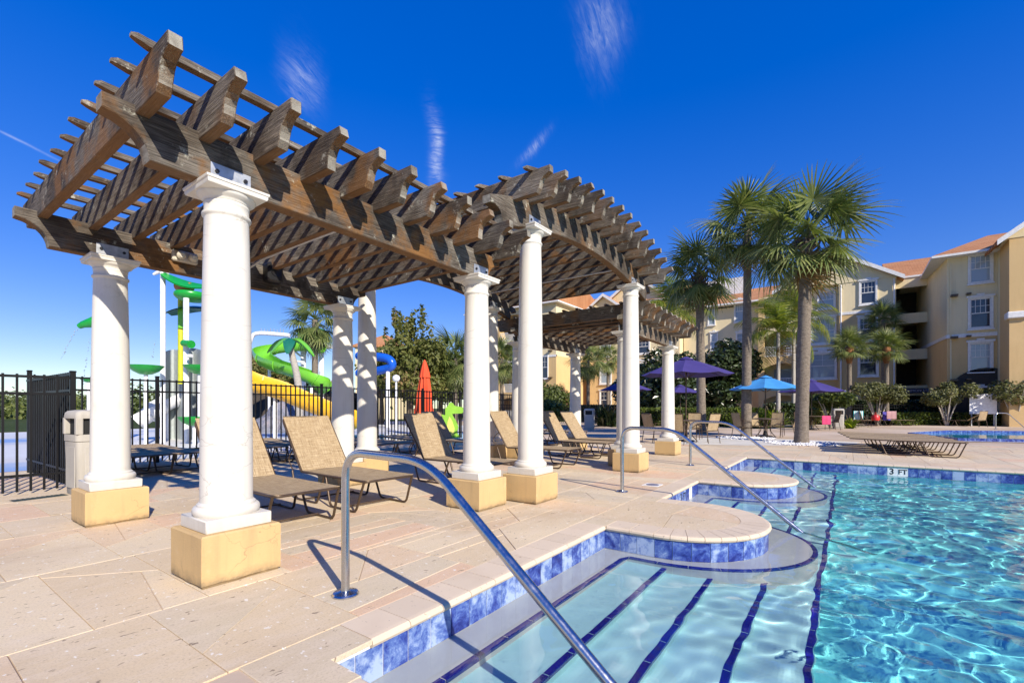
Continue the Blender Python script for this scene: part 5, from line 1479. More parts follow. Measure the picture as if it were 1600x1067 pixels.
SHINGLE = m_shingle()
def m_glass():
    t = NT('window_glass'); r = t.rand(); v = t.coord()
    blind = t.n('ShaderNodeTexWave', wave_type='BANDS', bands_direction='Z'); blind.inputs['Scale'].default_value = 5.5; t.l(v, blind.inputs['Vector'])
    bl = t.mix(t.math('MULTIPLY', blind.outputs[0], .25), (.30, .36, .40), (.44, .48, .50))
    dk = t.mix(t.noise(v, 1.2, 3), (.012, .018, .035), (.04, .05, .075))
    return t.done(t.mix(t.ramp(r, [(.0, 0), (.45, 0), (.5, 1)]), dk, bl), .04, spec=.8)
GLASS = m_glass()
def m_shade(): return plain('painted_shade_interior', (.045, .04, .035), .9)  # near-black; the shade inside passages and recesses is painted into this colour
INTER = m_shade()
def wall_box(t, a0, a1, q0, q1, z0, z1, mat, name='wall'):
    return MB().box(((a0 + a1) / 2, (q0 + q1) / 2, (z0 + z1) / 2), (a1 - a0, abs(q1 - q0), z1 - z0)).build(name, mat, t)
def two_tone(t, a0, a1, q0, q1, zband, ztop):
    wall_box(t, a0, a1, q0, q1, -.2, zband, OCHRE_W, 'lower_wall'); wall_box(t, a0, a1, q0, q1, zband, ztop, CREAM_W, 'upper_wall')
    wall_box(t, a0 - .05, a0 + .2, q0, q1, zband - .14, zband + .14, TRIMW, 'band')
def window(t, a, uL, uR, vT, vB, nx=4, head=True, split=True):
    """white trimmed sash window on a wall plane facing -a, placed from its seen outline"""
    (qL, zt), (qR, zb) = pa(uL, vT, a), pa(uR, vB, a)
    w, h = abs(qL - qR), zt - zb; q, z = (qL + qR) / 2, (zt + zb) / 2
    f = min(.17, w * .1); fr = MB()
    for s in (-1, 1):
        fr.box((-.05, s * (w / 2 - f / 2), 0), (.14, f, h)); fr.box((-.05, 0, s * (h / 2 - f / 2)), (.14, w - 2 * f, f))
    fr.box((-.08, 0, -h / 2 - .03), (.24, w + .12, .10))
    if head:
        fr.box((-.08, 0, h / 2 + .06), (.22, w + .18, .16)); fr.box((-.09, 0, h / 2 + .2), (.2, w * .3, .14))
    o = fr.build('window', TRIMW, t, loc=(a, q, z))
    sa = MB(); iw, ih = w - 2 * f, h - 2 * f
    sa.box((-.03, 0, 0), (.05, iw, .07))
    for s in (-1, 1):
        sa.box((-.03, s * (iw / 2 - .03), 0), (.05, .06, ih)); sa.box((-.03, 0, s * (ih / 2 - .03)), (.05, iw, .06))
    for i in range(1, nx): sa.box((-.025, -iw / 2 + iw * i / nx, 0 if not split else ih / 4), (.03, .03, ih if not split else ih / 2))
    for j in (1, 3) if not split else (3,): sa.box((-.025, 0, -ih / 2 + ih * j / 4), (.03, iw, .03))
    sa.build('sash', TRIMW, o)
    MB().box((-.012, 0, 0), (.02, iw, ih)).build('pane', GLASS, o)
    return o
def roof(t, a0, a1, q0, q1, ze, rise, hipL=0, hipR=0, ov=.7):
    """ridge along q; hips pull the ridge's ends in"""
    am = (a0 + a1) / 2; qa, qb = max(q0, q1) + ov, min(q0, q1) - ov
    E = [(a0 - ov, qa), (a0 - ov, qb), (a1 + ov, qb), (a1 + ov, qa)]
    vs = [(x, y, ze) for x, y in E] + [(x, y, ze + .18) for x, y in E] + [(am, qa - hipL, ze + rise), (am, qb + hipR, ze + rise)]
    mb = MB(); mb.add(vs, [(4, 5, 9, 8), (6, 7, 8, 9), (5, 6, 9), (7, 4, 8)]); o = mb.build('roof', SHINGLE, t)
    mb = MB(); mb.add(vs[:8], [(0, 3, 2, 1), (0, 1, 5, 4), (1, 2, 6, 5), (2, 3, 7, 6), (3, 0, 4, 7)]); mb.build('eave', TRIMW, t)
    return o
def gable(t, a, qL, qR, ze, rise, back, mat):
    """a front gable on the plane a, running back into the main roof"""
    qm = (qL + qR) / 2; ov = .55
    mb = MB(); mb.add([(a, qL, ze - .02), (a, qR, ze - .02), (a, qm, ze + rise), (a + back, qL, ze - .02), (a + back, qR, ze - .02), (a + back, qm, ze + rise)], [(0, 1, 2), (3, 5, 4), (0, 3, 4, 1)]); mb.build('gable', mat, t)
    sl = rise / abs(qL - qm)
    for q in (qL, qR):
        s = 1 if q > qm else -1; e = (q + s * ov, ze - ov * sl + .05); m = (qm, ze + rise + .05)
        mb = MB(); mb.add([(x, y, z + dz) for x in (a - .45, a + back) for y, z in (e, m) for dz in (0, .22)], [(0, 1, 3, 2), (4, 6, 7, 5), (0, 4, 5, 1), (2, 3, 7, 6), (0, 2, 6, 4), (1, 5, 7, 3)])
        mb.build('gable_roof', SHINGLE, t)
        mb = MB(); mb.add([(x, y, z + dz) for x in (a - .55, a - .44) for y, z in (e, m) for dz in (-.16, .24)], [(0, 1, 3, 2), (4, 6, 7, 5), (0, 4, 5, 1), (2, 3, 7, 6), (0, 2, 6, 4), (1, 5, 7, 3)])
        mb.build('bargeboard', TRIMW, t)
def railing(t, a, q0, q1, z, h=1.15):
    mb = MB(); n = int(abs(q1 - q0) / .16); m = (q0 + q1) / 2
    for zz in (z + .1, z + h): mb.box((a, m, zz), (.06, abs(q1 - q0), .07))
    for i in range(n + 1): mb.box((a, q0 + (q1 - q0) * i / n, z + h / 2), (.035, .035, h - .1))
    return mb.build('railing', TRIMW, t)
def balcony_bay(t, a, qL, qR, depth, zs, ztop, pier=.55, arched=True, mats=None):
    """stacked recessed balconies: floors at zs, piers at both sides, dim back wall"""
    zs = list(zs)
    wall_box(t, a + depth, a + depth + .3, qL, qR, -.2, ztop, CREAM_W, 'back_wall')
    for q in (qL - pier / 2, qR + pier / 2):
        wall_box(t, a, a + depth, q - pier / 2, q + pier / 2, -.2, ztop, OCHRE_W if mats is None else mats, 'pier')
    for i, z in enumerate(zs + [ztop]):
        if i == 0: continue
        top = z; w = abs(qL - qR) - 2 * pier; qm = (qL + qR) / 2; k = 10
        spr = .55 if arched and i < len(zs) else .05
        poly = [(-w / 2, top), (w / 2, top), (w / 2, top - .75 - spr)] + [(w / 2 - w * j / k, top - .75 - spr * (2 * j / k - 1) ** 2) for j in range(1, k)] + [(-w / 2, top - .75 - spr)]
        MB().prism(poly, lambda x, y, q, qm=qm: (q, qm + x, y), a + .02, a + .32).build('spandrel', OCHRE_W if i < len(zs) - 1 else CREAM_W, t)
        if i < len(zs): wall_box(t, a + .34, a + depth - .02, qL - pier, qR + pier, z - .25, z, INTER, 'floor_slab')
    for z in zs: railing(t, a + .12, qL - pier - .02, qR + pier + .02, z)
    for z in zs:
        MB().box((a + depth - .04, (qL + qR) / 2 + .1, z + 1.15), (.06, 1.9, 2.3)).build('balcony_door', GLASS, t)

# --- the long far building
A = 59.3
M = thing('apartment_building', 'long cream and ochre apartment block with terracotta roof closing the far side', 'apartment building')
zb = pa(1350, 487, 58.5)[1]; ze = pa(1395, 431, 58.5)[1] - .1; zl = pa(1150, 545, A)[1]
qa, qb, qc, qd, qe = pa(1310, 600, 58.5)[0], pa(1400, 600, 58.5)[0], pa(1262, 600, A)[0], pa(1185, 600, A)[0], pa(1060, 600, A)[0]
two_tone(M, 58.5, 66, qb, qa, zb, ze)
two_tone(M, A, 66, qa, qc, zb - 3.4, ze)
floors = [-.1, 3.6, 7.2, 10.8]
balcony_bay(M, A, qd, qc, 2.0, floors, ze - .3)
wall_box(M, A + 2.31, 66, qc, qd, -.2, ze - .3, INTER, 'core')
two_tone(M, 61.6, 66, qd, qe, zl - .6, ze - .55)
gable(M, 58.45, pa(1216, 444, 58.5)[0], qb - .1, ze, pa(1315, 396, 58.5)[1] - ze, 5, CREAM_W)
roof(M, 61.3, 76, qb, qe, ze - .35, 3.4, 0, 0)
for u in (1343.5,): pass
window(M, 58.5, 1342, 1371, 440, 475); window(M, 58.5, 1340, 1372, 496, 533); window(M, 58.5, 1340, 1373, 545, 588)
window(M, A, 1277, 1306, 455, 482); window(M, A, 1264, 1307, 498, 537, 5); window(M, A, 1263, 1308, 552, 592, 2)
window(M, 61.6, 1147, 1165, 470, 503); window(M, 61.6, 1106, 1118, 476, 508, 2); window(M, 61.6, 1150, 1166, 520, 548); window(M, 61.6, 1110, 1122, 520, 548)
for u in (1314, 1397, 1264): MB().tube([(pa(u, 600, 58.5)[0] * 0 + 58.38, pa(u, 600, 58.5)[0], -.1), (58.38, pa(u, 600, 58.5)[0], ze - .2)], .07, 8).build('downpipe', TRIMW, M)
for u in (1112, 1138, 1160):
    q_ = pa(u, 430, 67)[0]; wall_box(M, 66.4, 68.0, q_ - .9, q_ + .9, ze + 1.6, ze + 4.3, TRIMW, 'chimney')
# dark passage between this building and the right-hand wing
q0_, q1_ = qb, qb - 6.2
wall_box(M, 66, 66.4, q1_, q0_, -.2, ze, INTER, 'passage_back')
for z in floors[1:] + [ze]:
    wall_box(M, 60.0, 65.98, q1_, q0_ - .02, z - .35, z, CREAM_W, 'passage_floor')
    wall_box(M, 59.9, 60.0, q1_, q0_ - .02, z - .95, z + .05, CREAM_W, 'passage_beam')
roof(M, 60.5, 72, q1_, q0_, ze + .02, 3.3)
sgn = thing('sign', 'dark sign with small pale lettering in the dark passage of the building', 'sign', (59.5, pa(1428, 610, 59.5)[0], pa(1428, 610.3, 59.5)[1]), R(-90))
MB().box((0, .06, 0), (3.9, .06, .5)).build('board', plain('navy_sign_board', (.012, .012, .035), .5), sgn)
text('7650-COMMON STREET', .33, plain('pale_violet_lettering', (.50, .48, .62), .5), sgn, (0, .02, 0), (R(90), 0, 0))

# --- its left part behind the farthest pergola
Lb = thing('apartment_building', 'yellow apartment building with gables seen through the farthest pergola', 'apartment building')
AL = 60.2; qf, qg = pa(925, 600, AL)[0], pa(1062, 600, AL)[0]; zbl = pa(945, 566, AL)[1]; zel = pa(1000, 470, AL)[1] - .4
two_tone(Lb, AL, 68, qg, qf, zbl, zel)
roof(Lb, AL, 76, qg, qf + 3, zel, 3.6)
gable(Lb, AL - .05, pa(940, 470, AL)[0], pa(1052, 470, AL)[0], zel, 3.6, 6, CREAM_W)
gable(Lb, AL - 1.3, pa(924, 480, AL)[0], pa(978, 480, AL)[0], zel - .5, 1.9, 3, CREAM_W)
wall_box(Lb, AL - 1.25, AL, pa(928, 480, AL)[0], pa(974, 480, AL)[0], zbl + .02, zel - .5, CREAM_W, 'bay_wall')
wall_box(Lb, AL - 1.25, AL, pa(928, 480, AL)[0], pa(974, 480, AL)[0], -.2, zbl, OCHRE_W, 'bay_wall')
for vT, vB in ((534, 557), (570, 600), (610, 640)): window(Lb, AL - 1.25, 937, 956, vT, vB, 3)
for vT, vB in ((530, 553), (568, 596)): window(Lb, AL, 996, 1016, vT, vB, 3)
A3 = 52; q_r, q_l = pa(869, 600, A3)[0], pa(735, 600, A3)[0]; z3 = pa(850, 476, A3)[1]; zb3 = pa(860, 556, A3)[1]
Wl = thing('apartment_building', 'cream apartment wing with dark porch openings behind the bowed pergola', 'apartment building')
q_p = pa(818, 600, A3)[0]
two_tone(Wl, A3, 61, q_r, q_p, zb3, z3)
balcony_bay(Wl, A3, pa(776, 600, A3)[0], q_p + .05, 2.2, floors, z3)
two_tone(Wl, A3, 61, pa(776, 600, A3)[0], q_l, zb3, z3)
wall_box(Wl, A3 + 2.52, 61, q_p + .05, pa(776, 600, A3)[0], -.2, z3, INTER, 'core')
roof(Wl, A3, 66, q_r, q_l, z3, 3.2, 6, 0)
gable(Wl, A3 - .06, pa(772, 480, A3)[0], pa(824, 480, A3)[0], z3, 2.4, 5, CREAM_W)
window(Wl, A3, 846, 857, 556, 592, 2, False); window(Wl, A3, 846, 857, 510, 540, 2, False)
for v in (548, 590): MB().box((A3 - .25, pa(861, v, A3)[0], pa(861, v, A3)[1]), (.4, .5, .14)).build('wall_light', BRONZE, Wl)
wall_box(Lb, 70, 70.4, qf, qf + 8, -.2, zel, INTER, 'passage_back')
for z in floors[1:] + [zel]: wall_box(Lb, 61.6, 69.9, qf + .02, qf + 7, z - .4, z, CREAM_W, 'passage_floor')
# --- the right-hand wing
Rw = thing('apartment_building', 'right-hand apartment wing with three framed windows, nearest to the pool', 'apartment building')
A4 = 53.0; ql, qr = pa(1480, 600, A4)[0], pa(1572, 600, A4)[0]; z4 = pa(1500, 402, A4)[1]; zb4 = pa(1482, 526, A4)[1]
body = lambda z0, z1, m, n: MB().prism([(A4, ql), (A4, qr), (A4 + 18, qr), (A4 + 18, ql + .9), (A4 + 9.5, ql + .74)], lambda x, y, z: (x, y, z), z0, z1).build(n, m, Rw)
body(-.2, zb4, OCHRE_W, 'lower_wall'); body(zb4, z4, CREAM_W, 'upper_wall')
wall_box(Rw, A4 - .05, A4 + .1, ql + .02, qr, zb4 - .15, zb4 + .15, TRIMW, 'band')
MB().prism([(ql + .02, zb4 - .15), (ql + .07, zb4 - .15), (ql + .07, zb4 + .15), (ql + .02, zb4 + .15)], lambda x, y, t: (A4 + t * 9.5, x + t * .74, y), 0, 1).build('band', TRIMW, Rw)
for vT, vB, hd in ((399, 441, False), (466, 513, True), (535, 581, True), (606, 650, True)): window(Rw, A4, 1512, 1552, vT, vB, 4, hd)
roof(Rw, A4, A4 + 16, ql + .2, qr - 8, z4, 3.6, 5.0, 0, .9)
MB().tube([(A4 - .12, pa(1562, 600, A4)[0], -.1), (A4 - .12, pa(1562, 600, A4)[0], z4 - .2)], .08, 8).build('downpipe', TRIMW, Rw)
MB().box((A4 - .06, pa(1484, 600, A4)[0] - .05, z4 / 2), (.1, .1, z4 * .93)).build('downpipe', CREAM_W, Rw)
for v in (463, 528, 594):
    q_, z_ = pa(1490, v, A4); MB().box((A4 - .28, q_, z_), (.5, .45, .16)).box((A4 - .2, q_ - .9, z_ + .05), (.35, .3, .12)).build('wall_light', BRONZE, Rw)
A5 = 49.6; q5, q6 = pa(1577, 600, A5)[0], pa(1577, 600, A5)[0] - 6.5
balcony_bay(Rw, A5, q5, q6, 2.6, floors, z4 + .1, 1.05)
wall_box(Rw, A5 + 2.92, A4 + 6, q5, q6, -.2, z4 + .1, CREAM_W, 'side_wall')
gable(Rw, A5 - .05, q5 + .2, q6 - .2, z4 + .1, 2.6, 8, CREAM_W)
for z in (zb4 + .9,): MB().box((A5 + .2, q5 - .52, z), (.9, 1.35, .5), ch=.06).build('pier_cap', TRIMW, Rw)
ar = arc((0, 0), 2.3, 0, math.pi, 16)
MB().prism([(x, y * .92) for x, y in ar] + [(-2.3, -2.6), (2.3, -2.6)], lambda x, y, t: (t, x, y), A4 - .12, A4 + .02).build('archway_shade_slab', INTER, Rw, loc=(0, pa(1541, 600, A4)[0], 2.6))  # solid slab on the wall; the archway's shade is only its dark colour
# ================================================================ water playground beyond the fence
LGRN = plain('lime_fibreglass', (.16, .50, .035), .25, var=.08); DGRN = plain('green_fibreglass', (.01, .30, .035), .3, var=.1); TEAL = plain('dark_teal_fibreglass', (.012, .13, .085), .35)
YELO = plain('yellow_fibreglass', (.75, .42, .015), .25, var=.08); YPOLE = plain('yellow_green_paint', (.50, .52, .02), .4); BLUEF = plain('blue_fibreglass', (.01, .10, .55), .25); GREYP = plain('grey_panel', (.36, .40, .40), .5); ORNG = plain('orange_brown_paint', (.40, .16, .05), .5)
def P3d(u, v, Y): x, y, _ = at(u, Y); return Vector((x, y, zat(v, Y)))
def wide(px, Y): return px / FPX * Y
XR = Vector((CT, -ST, 0)); YF = Vector((ST, CT, 0))
# grounds beyond
def m_splash():
    t = NT('splash_pad_ground'); w = t.world()
    n = t.noise(w, .12, 3)
    c = t.ramp(n, [(.40, (.70, .70, .68)), (.52, (.62, .60, .56)), (.57, (.30, .40, .58)), (.68, (.16, .30, .60))])
    return t.done(c, .5, t.bump(t.noise(w, 9, 3), .1, .01))
MB().sheet([(-12, 15.2), (24, 15.2), (34, 39.5), (-30, 39.5)], -.006).build('splash_pad', m_splash(), kind='structure')
def ellipsoid(mb, c, r, M=None, n=16, m=8, z0=-1.0, z1=1.0):
    c = Vector(c); vs = []
    for i in range(m + 1):
        z = z0 + (z1 - z0) * i / m; s = math.sqrt(max(0, 1 - z * z))
        for k in range(n):
            p = Vector((r[0] * s * math.cos(6.2832 * k / n), r[1] * s * math.sin(6.2832 * k / n), r[2] * z))
            if M is not None: p = M @ p
            vs.append(c + p)
    mb.add(vs, [(i * n + k, i * n + (k + 1) % n, (i + 1) * n + (k + 1) % n, (i + 1) * n + k) for i in range(m) for k in range(n)]); return mb
def leaf_sheet(mb, base, tip, width, droop=.25, side=None, thick=.04, bow=.15):
    base, tip = Vector(base), Vector(tip); d = tip - base; L = d.length; s = side or d.cross(Vector((0, 0, 1))).normalized(); up = Vector((0, 0, 1)); n = 12; vs = []
    for i in range(n + 1):
        t_ = i / n; c = base + d * t_ + up * (bow * L * math.sin(math.pi * t_) - droop * L * t_ * t_ * .0); w = width * math.sin(math.pi * (.12 + .86 * t_)) ** .7
        vs += [c - s * w - up * w * .35, c, c + s * w - up * w * .35]
    m = len(vs); fs = [(3 * i + k, 3 * i + 3 + k, 3 * i + 4 + k, 3 * i + 1 + k) for i in range(n) for k in (0, 1)]
    vs2 = [v - up * thick for v in vs]; mb.add(vs + vs2, fs + [tuple(q + m for q in f[::-1]) for f in fs]); return mb
# 1 the spray tower behind the nearest column
Y = 19.0
T = thing('spray_tower', 'tall white and yellow spray tower with green leaf roofs behind the nearest column', 'play structure', at(272, Y))
base = Vector(at(272, Y)); loc = lambda u, v, Y=Y: P3d(u, v, Y) - base
MB().tube([loc(254.5, 700), loc(254.5, 424)], wide(3.6, Y), 12).build('white_post', WHT, T, smooth=60)
MB().tube([loc(291, 700, Y - .5), loc(291, 466, Y - .5)], wide(3.9, Y), 12).build('white_post', WHT, T, smooth=60)
MB().tube([loc(282.5, 600, Y + 1), loc(282.5, 455, Y + 1)], wide(4.2, Y), 12).build('yellow_post', YPOLE, T, smooth=60)
MB().tube([loc(283.5, 513, Y + .95), loc(283.5, 480, Y + .95)], wide(4.7, Y), 12).build('green_sleeve', LGRN, T, smooth=60)
MB().tube(smooth_path([loc(240, 429), loc(250, 424.5), loc(262, 424)], 4), [.05 + .008 * i for i in range(9)], 8).build('curved_arm', WHT, T, smooth=60)
leaf_sheet(MB(), loc(256, 425), loc(345, 446), wide(17, Y), bow=-.06, side=YF * .9 + Vector((0, 0, .3))).build('leaf_roof', DGRN, T, smooth=60)
leaf_sheet(MB(), loc(262, 488, Y + 1), loc(330, 482, Y + 1), wide(16, Y), bow=.10, side=YF).build('leaf_roof', TEAL, T, smooth=60)
ellipsoid(MB(), loc(300, 462), (wide(24, Y), wide(22, Y), wide(11, Y)), n=20, m=6, z0=-1, z1=.35).build('tipping_bucket', DGRN, T, smooth=50)
MB().tube([loc(276, 447), loc(300, 448)], wide(6.5, Y), 12).build('orange_drum', ORNG, T, smooth=60)
MB().tube([loc(287, 536, Y - .7), loc(299, 538, Y - .9)], [wide(5, Y), wide(6, Y)], 12).build('green_nozzle', DGRN, T, smooth=60)
for u0, u1, v0 in ((256, 287, 546), (288, 316, 544)):
    mb = MB(); n = 8; vs = []
    for i in range(n + 1):
        t_ = i / n; p = loc(u0 + (u1 - u0) * t_, 700, Y + 1.4 + .8 * math.sin(math.pi * t_)); q = loc(u0 + (u1 - u0) * t_, v0 + 4 * (1 - math.sin(math.pi * t_)), Y + 1.4 + .8 * math.sin(math.pi * t_)); q.x, q.y = p.x, p.y; vs += [p, q]
    m = len(vs); mb.add(vs + [v + YF * .06 for v in vs], [(2 * i, 2 * i + 1, 2 * i + 3, 2 * i + 2) for i in range(n)] + [tuple(q + m for q in (2 * i, 2 * i + 2, 2 * i + 3, 2 * i + 1)) for i in range(n)] + [(2 * i + 1, 2 * i + 1 + m, 2 * i + 3 + m, 2 * i + 3) for i in range(n)])
    mb.build('curved_panel', GREYP, T, smooth=40)
for v in (556, 574): MB().tube([loc(293, v, Y - .8), loc(300, v, Y - .8)], .07, 8).build('clamp', WHT, T)
def bowl(u, v, px, Y, label, m=DGRN, post=True):
    t = thing('water_bowl', label, 'water bowl', at(u, Y), group='green water bowls on white posts'); r = wide(px, Y); z = zat(v, Y)
    mb = MB(); mb.lathe([(.02, -r * .62), (r * .35, -r * .58), (r * .7, -r * .38), (r * .92, -r * .14), (r, 0), (r * .96, 0), (r * .85, -r * .16), (r * .6, -r * .38), (r * .3, -r * .5), (.02, -r * .54)], n=28)
    b = mb.build('bowl', m, t, loc=(0, 0, z), smooth=50)
    if post: MB().tube([(0, 0, 0), (0, 0, z - r * .6)], .07, 10).build('post', WHT, t, smooth=60)
    return t
bowl(228, 571, 23.5, 18, 'green water bowl between the two left-hand columns, above the fence'); bowl(312, 571, 22, 18.5, 'green water bowl half hidden by the nearest column'); bowl(304, 651, 23, 17.5, 'low green water bowl behind the fence by the nearest column')
bowl(139, 590, 12, 20, 'small green water bowl just left of the rear left column')
t = thing('water_cannon', 'green water nozzle arm pointing left of the rear left column', 'water nozzle', at(150, 18)); lc = lambda u, v: P3d(u, v, 18) - Vector(at(150, 18))
MB().tube([lc(124, 510), lc(130, 507), lc(148, 503), lc(175, 503)], [.10, .13, .22, .24], 14).build('nozzle', DGRN, t, smooth=60); MB().tube([lc(172, 690), lc(172, 500)], .10, 10).build('post', WHT, t, smooth=60)
DROP = plain('water_drop', (.30, .38, .46), .05, spec=.8)
mb = MB(); g = random.Random(4)
for (x0, y0), (x1, y1), n in (((123, 513), (96, 560), 26), ((141, 530), (130, 600), 22), ((243, 532), (238, 560), 10)):
    for i in range(n):
        f = (i + g.random()) / n; p = P3d(x0 + (x1 - x0) * f ** .75 + g.uniform(-1.2, 1.2), y0 + (y1 - y0) * f + g.uniform(-1, 1), 18); s = g.uniform(.012, .03)
        mb.add([p + Vector(k) * s for k in ((1, 0, 0), (0, 1, 0), (-1, 0, 0), (0, -1, 0), (0, 0, 1.3), (0, 0, -1.3))], [(0, 1, 4), (1, 2, 4), (2, 3, 4), (3, 0, 4), (1, 0, 5), (2, 1, 5), (3, 2, 5), (0, 3, 5)])
mb.build('falling_water', DROP, kind='stuff')
def flume(t, pts, r, mat, name='chute', open_=True, a0=160, a1=380):
    """half-pipe along points"""
    P = smooth_path(pts, 6); n = 10; vs = []; prev = None
    for i, p in enumerate(P):
        d = (P[min(i + 1, len(P) - 1)] - P[max(i - 1, 0)]).normalized(); s = d.cross(Vector((0, 0, 1))).normalized(); u = s.cross(d)
        for k in range(n + 1):
            an = R(a0 + (a1 - a0) * k / n); vs.append(p + (s * math.cos(an) + u * math.sin(an)) * r)
    m = len(vs); w = n + 1; fs = [(i * w + k, i * w + k + 1, (i + 1) * w + k + 1, (i + 1) * w + k) for i in range(len(P) - 1) for k in range(n)]
    vs2 = []
    for i, p in enumerate(P):
        for k in range(w): q = vs[i * w + k]; vs2.append(p + (q - p) * .93)
    mb = MB(); mb.add(vs + vs2, fs + [tuple(q + m for q in f[::-1]) for f in fs] + [(i * w + k, (i + 1) * w + k, (i + 1) * w + k + m, i * w + k + m) for i in range(len(P) - 1) for k in (0, n)])
    o = mb.build(name, mat, t, smooth=50)
    fl = MB()
    for i in range(3, len(P) - 2, 5):
        d = (P[i + 1] - P[i - 1]).normalized(); s = d.cross(Vector((0, 0, 1))).normalized(); u = s.cross(d)
        fl.tube([P[i] + (s * math.cos(R(a)) + u * math.sin(R(a))) * r * 1.03 for a in range(a0, a1 + 1, 20)], .035, 4)
    if fl.v: fl.build('flange', mat, o)
    return o
WS = thing('water_slide', 'yellow open water slide running down to the right behind the fence', 'water slide', at(450, 21)); o_ = Vector(at(450, 21))
flume(WS, [P3d(330, 562, 19.5) - o_, P3d(395, 590, 20.5) - o_, P3d(440, 603, 21) - o_, P3d(485, 622, 21.5) - o_, P3d(530, 640, 22) - o_, P3d(562, 652, 22.5) - o_], .62, YELO)
for u, v, Y_ in ((430, 604, 21), (500, 632, 21.8)): MB().tube([P3d(u, v + 12, Y_) - o_, Vector((*(P3d(u, v, Y_) - o_)[:2], 0))], .09, 8).build('support', WHT, WS)
GS = thing('water_slide', 'bright green water slide curling round behind the painted palm', 'water slide', at(450, 31)); o_ = Vector(at(450, 31))
flume(GS, [P3d(505, 540, 36) - o_, P3d(470, 537, 36) - o_, P3d(430, 541, 35) - o_, P3d(409, 549, 33.5) - o_, P3d(418, 562, 31.5) - o_, P3d(452, 574, 30) - o_, P3d(487, 586, 29.5) - o_, P3d(502, 598, 30) - o_, P3d(494, 608, 31.5) - o_], .58, LGRN)
for u, v, Y_ in ((421, 565, 31.5), (487, 590, 29.5)): MB().tube([P3d(u, v + 8, Y_) - o_, Vector((*(P3d(u, v, Y_) - o_)[:2], 0))], .10, 8).build('support', WHT, GS)
TW = thing('slide_tower', 'white slide tower with a flat green canopy beyond the green slide', 'slide tower', at(490, 37)); o_ = Vector(at(490, 37))
for u in (474, 493, 502): MB().tube([P3d(u, 660, 37) - o_, P3d(u, 536, 37) - o_], wide(4, 37), 10).build('column', WHT, TW, smooth=60)
c = P3d(488, 540, 37) - o_; MB().box(c, (2.4, 2.0, .25), rz=-.96).build('platform', WHT, TW); c = P3d(490, 524, 37) - o_; MB().box(c, (1.8, 1.6, .9), rz=-.96, ch=.05).build('green_canopy', DGRN, TW)
MB().tube([P3d(456, 545, 36.5) - o_, P3d(474, 560, 36.5) - o_], .08, 8).tube([P3d(452, 563, 36.5) - o_, P3d(476, 566, 36.5) - o_], .08, 8).build('brace', WHT, TW)
PP = thing('spray_palm', 'painted palm-shaped sprayer with flat green leaves and a leaning pale trunk', 'spray feature', at(466, 25)); o_ = Vector(at(466, 25))
MB().tube(smooth_path([P3d(468, 668, 25) - o_, P3d(466, 600, 25) - o_, P3d(455, 548, 25) - o_, P3d(453, 532, 25) - o_], 4), [.22 - .008 * i for i in range(13)], 10).build('trunk', QTRUNK, PP, smooth=60)
top = P3d(454, 529, 25) - o_
for dx, dz, dy, w, m in ((-1.05, -.75, -.1, .26, DGRN), (-.55, -.85, -.8, .28, LGRN), (1.2, -.95, -.2, .26, LGRN), (.75, -.85, .8, .25, DGRN), (-.4, -.5, 1.0, .25, DGRN), (.3, -.9, -1.0, .26, TEAL)):
    leaf_sheet(MB(), top, top + XR * dx * 1.15 + YF * dy + Vector((0, 0, dz)), w * 1.1, bow=.22).build('leaf', m, PP, smooth=60)
SP = thing('spray_pipe', 'white overhead spray pipe arching right of the nearest column', 'spray pipe', at(420, 27)); o_ = Vector(at(420, 27))
MB().tube(smooth_path([P3d(385, 560, 27) - o_, P3d(392, 530, 27) - o_, P3d(402, 521, 27) - o_, P3d(430, 522, 27) - o_, P3d(452, 524, 27) - o_], 5), .12, 10).build('pipe', WHT, SP, smooth=60)
MB().tube([P3d(385, 560, 27) - o_, Vector((*(P3d(385, 560, 27) - o_)[:2], 0))], .12, 10).build('post', WHT, SP, smooth=60)
for i in range(8): u = 408 + i * 5; MB().tube([P3d(u, 522, 27) - o_, P3d(u, 513 + (i % 3), 27) - o_], .022, 5).build('jet', GALV, SP)
BS = thing('water_slide', 'blue enclosed water slide seen between the rear columns and the reddish tree', 'water slide', at(590, 34)); o_ = Vector(at(590, 34))
MB().tube(smooth_path([P3d(560, 556, 35) - o_, P3d(585, 557, 34) - o_, P3d(607, 561, 33.5) - o_, P3d(612, 572, 33.5) - o_, P3d(592, 579, 34) - o_, P3d(560, 583, 35) - o_], 6), wide(6.5, 34), 12).build('tube', BLUEF, BS, smooth=60)
MB().tube([P3d(606, 574, 33.6) - o_, Vector((*(P3d(606, 600, 33.6) - o_)[:2], 0))], .14, 8).build('support', WHT, BS)
WC = thing('water_slide', 'small white curved slide behind the fence between the two left columns', 'water slide', at(235, 20)); o_ = Vector(at(235, 20))
flume(WC, [P3d(275, 618, 21) - o_, P3d(255, 628, 20.5) - o_, P3d(232, 642, 20) - o_, P3d(210, 655, 19.7) - o_], .45, WHT); MB().tube([P3d(262, 634, 20.6) - o_, Vector((*(P3d(262, 634, 20.6) - o_)[:2], 0))], .08, 8).build('support', WHT, WC)
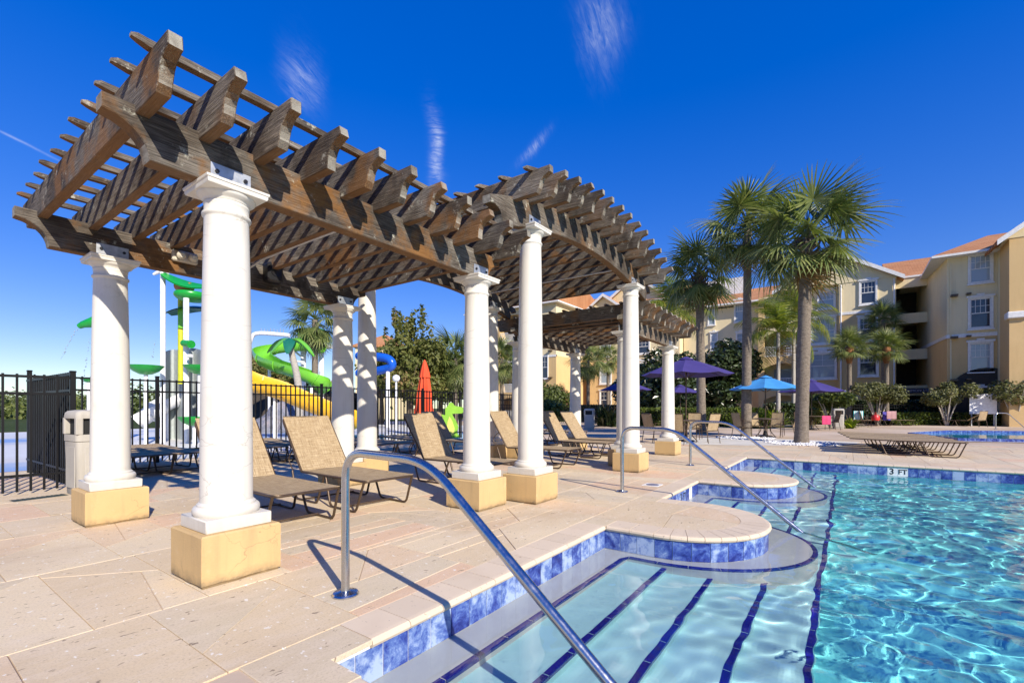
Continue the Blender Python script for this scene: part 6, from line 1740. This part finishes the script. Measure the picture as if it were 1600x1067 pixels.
# rockwork, a planted slope and a far house
def m_rock():
    t = NT('blue_grey_rockwork'); v = t.coord(); c = t.ramp(t.noise(v, 1.2, 7, .7), [(.3, (.10, .11, .15)), (.5, (.22, .23, .28)), (.65, (.32, .28, .30)), (.8, (.12, .18, .34))]); return t.done(c, .85, t.bump(t.noise(v, 3, 6, .7), 1, .15))
ROCK = m_rock()
def rock(loc, r, label, seed):
    g = np.random.RandomState(seed); bm = bmesh.new(); bmesh.ops.create_icosphere(bm, subdivisions=3, radius=1)
    d = g.normal(size=(9, 3))
    for v in bm.verts:
        k = 1 + .16 * sum(math.sin(3.1 * v.co.dot(Vector(x)) + i) for i, x in enumerate(d)) / 3; v.co = Vector((v.co.x * r[0] * k, v.co.y * r[1] * k, max(v.co.z, -.2) * r[2] * k))
    me = bpy.data.meshes.new('rock'); bm.to_mesh(me); bm.free(); me.materials.append(ROCK); return link('rock', me, None, loc, label=label, cat='rock')
rock(at(450, 28), (2.2, 1.4, 1.5), 'blue-grey artificial rock under the yellow slide', 1); rock(at(425, 27), (1.3, 1.0, .9), 'low artificial rock at the left end of the yellow slide', 2); rock(at(480, 27.5), (1.6, 1.2, 1.1), 'artificial rock right of the leaning painted trunk', 3)
def slope():
    mb = MB(); pts = [(345, 585), (395, 548), (430, 556), (470, 580), (520, 602), (560, 615)]
    vs = []
    for u, v in pts: a = P3d(u, v, 44); vs += [Vector((a.x, a.y, -.1)) - YF * 5, a, Vector((a.x, a.y, -.1)) + YF * 6]
    mb.add(vs, [(3 * i + k, 3 * i + 3 + k, 3 * i + 4 + k, 3 * i + 1 + k) for i in range(len(pts) - 1) for k in (0, 1)])
    return mb.build('planted_slope', plain('dark_bark_mulch', (.045, .035, .025), .95, var=.4, scale=3, bump=.6), kind='structure', smooth=60)
slope()
lp = []
g = random.Random(9)
for i in range(40):
    f = g.random(); u = 350 + 190 * f; v = 552 + 55 * f + g.uniform(2, 14); p = P3d(u, v, 42.5); lp.append((tuple(p), (.7, .7, .45)))
link('slope_planting', leaf_cloud(5000, lp, .13, 81, REDLEAF, 'planting'), kind='stuff')
HS = thing('house', 'cream house with a terracotta roof peeping past the reddish tree', 'house', at(603, 62)); o_ = Vector(at(603, 62)); c = Vector((0, 0, 0))
zt = zat(546, 62); MB().box((0, 0, zt / 2), (6, 6, zt), rz=-.96).build('wall', CREAM_W, HS); mb = MB(); mb.lathe([(4.7, zt - .1), (4.7, zt + .15), (.3, zt + 1.9)], n=4); mb.build('roof', SHINGLE, HS).rotation_euler = (0, 0, -.96 + R(45))
for x in (-1.2, 1.4): MB().box((x * CT - 3.02 * ST, -x * ST - 3.02 * CT, zt - 1.8), (1.2, .1, 1.5), rz=-.9606).build('window', GLASS, HS)
LP = thing('lamp_post', 'slim white lamp post with a globe left of the orange umbrella', 'street lamp', at(619, 30)); MB().tube([(0, 0, 0), (0, 0, zat(597, 30))], .06, 8).build('post', WHT, LP, smooth=60); ellipsoid(MB(), (0, 0, zat(591, 30)), (.24, .24, .24)).build('globe', WHT, LP, smooth=80)
# pool behind the playground fence
MB().sheet([at(560, 19)[:2], at(730, 21)[:2], at(720, 27)[:2], at(540, 24)[:2]], .004).build('play_pool_water', plain('play_pool_blue', (.04, .30, .55), .1), kind='structure')
# ---------------------------------------------------------------- real-world size: the survey units are 1.25 times too large
for o in [o for o in bpy.data.objects if o.parent is None and o.type != 'LIGHT']:
    o.location = o.location * SCALE
    if o.type != 'CAMERA': o.scale = o.scale * SCALE
cam_d.clip_start = .04
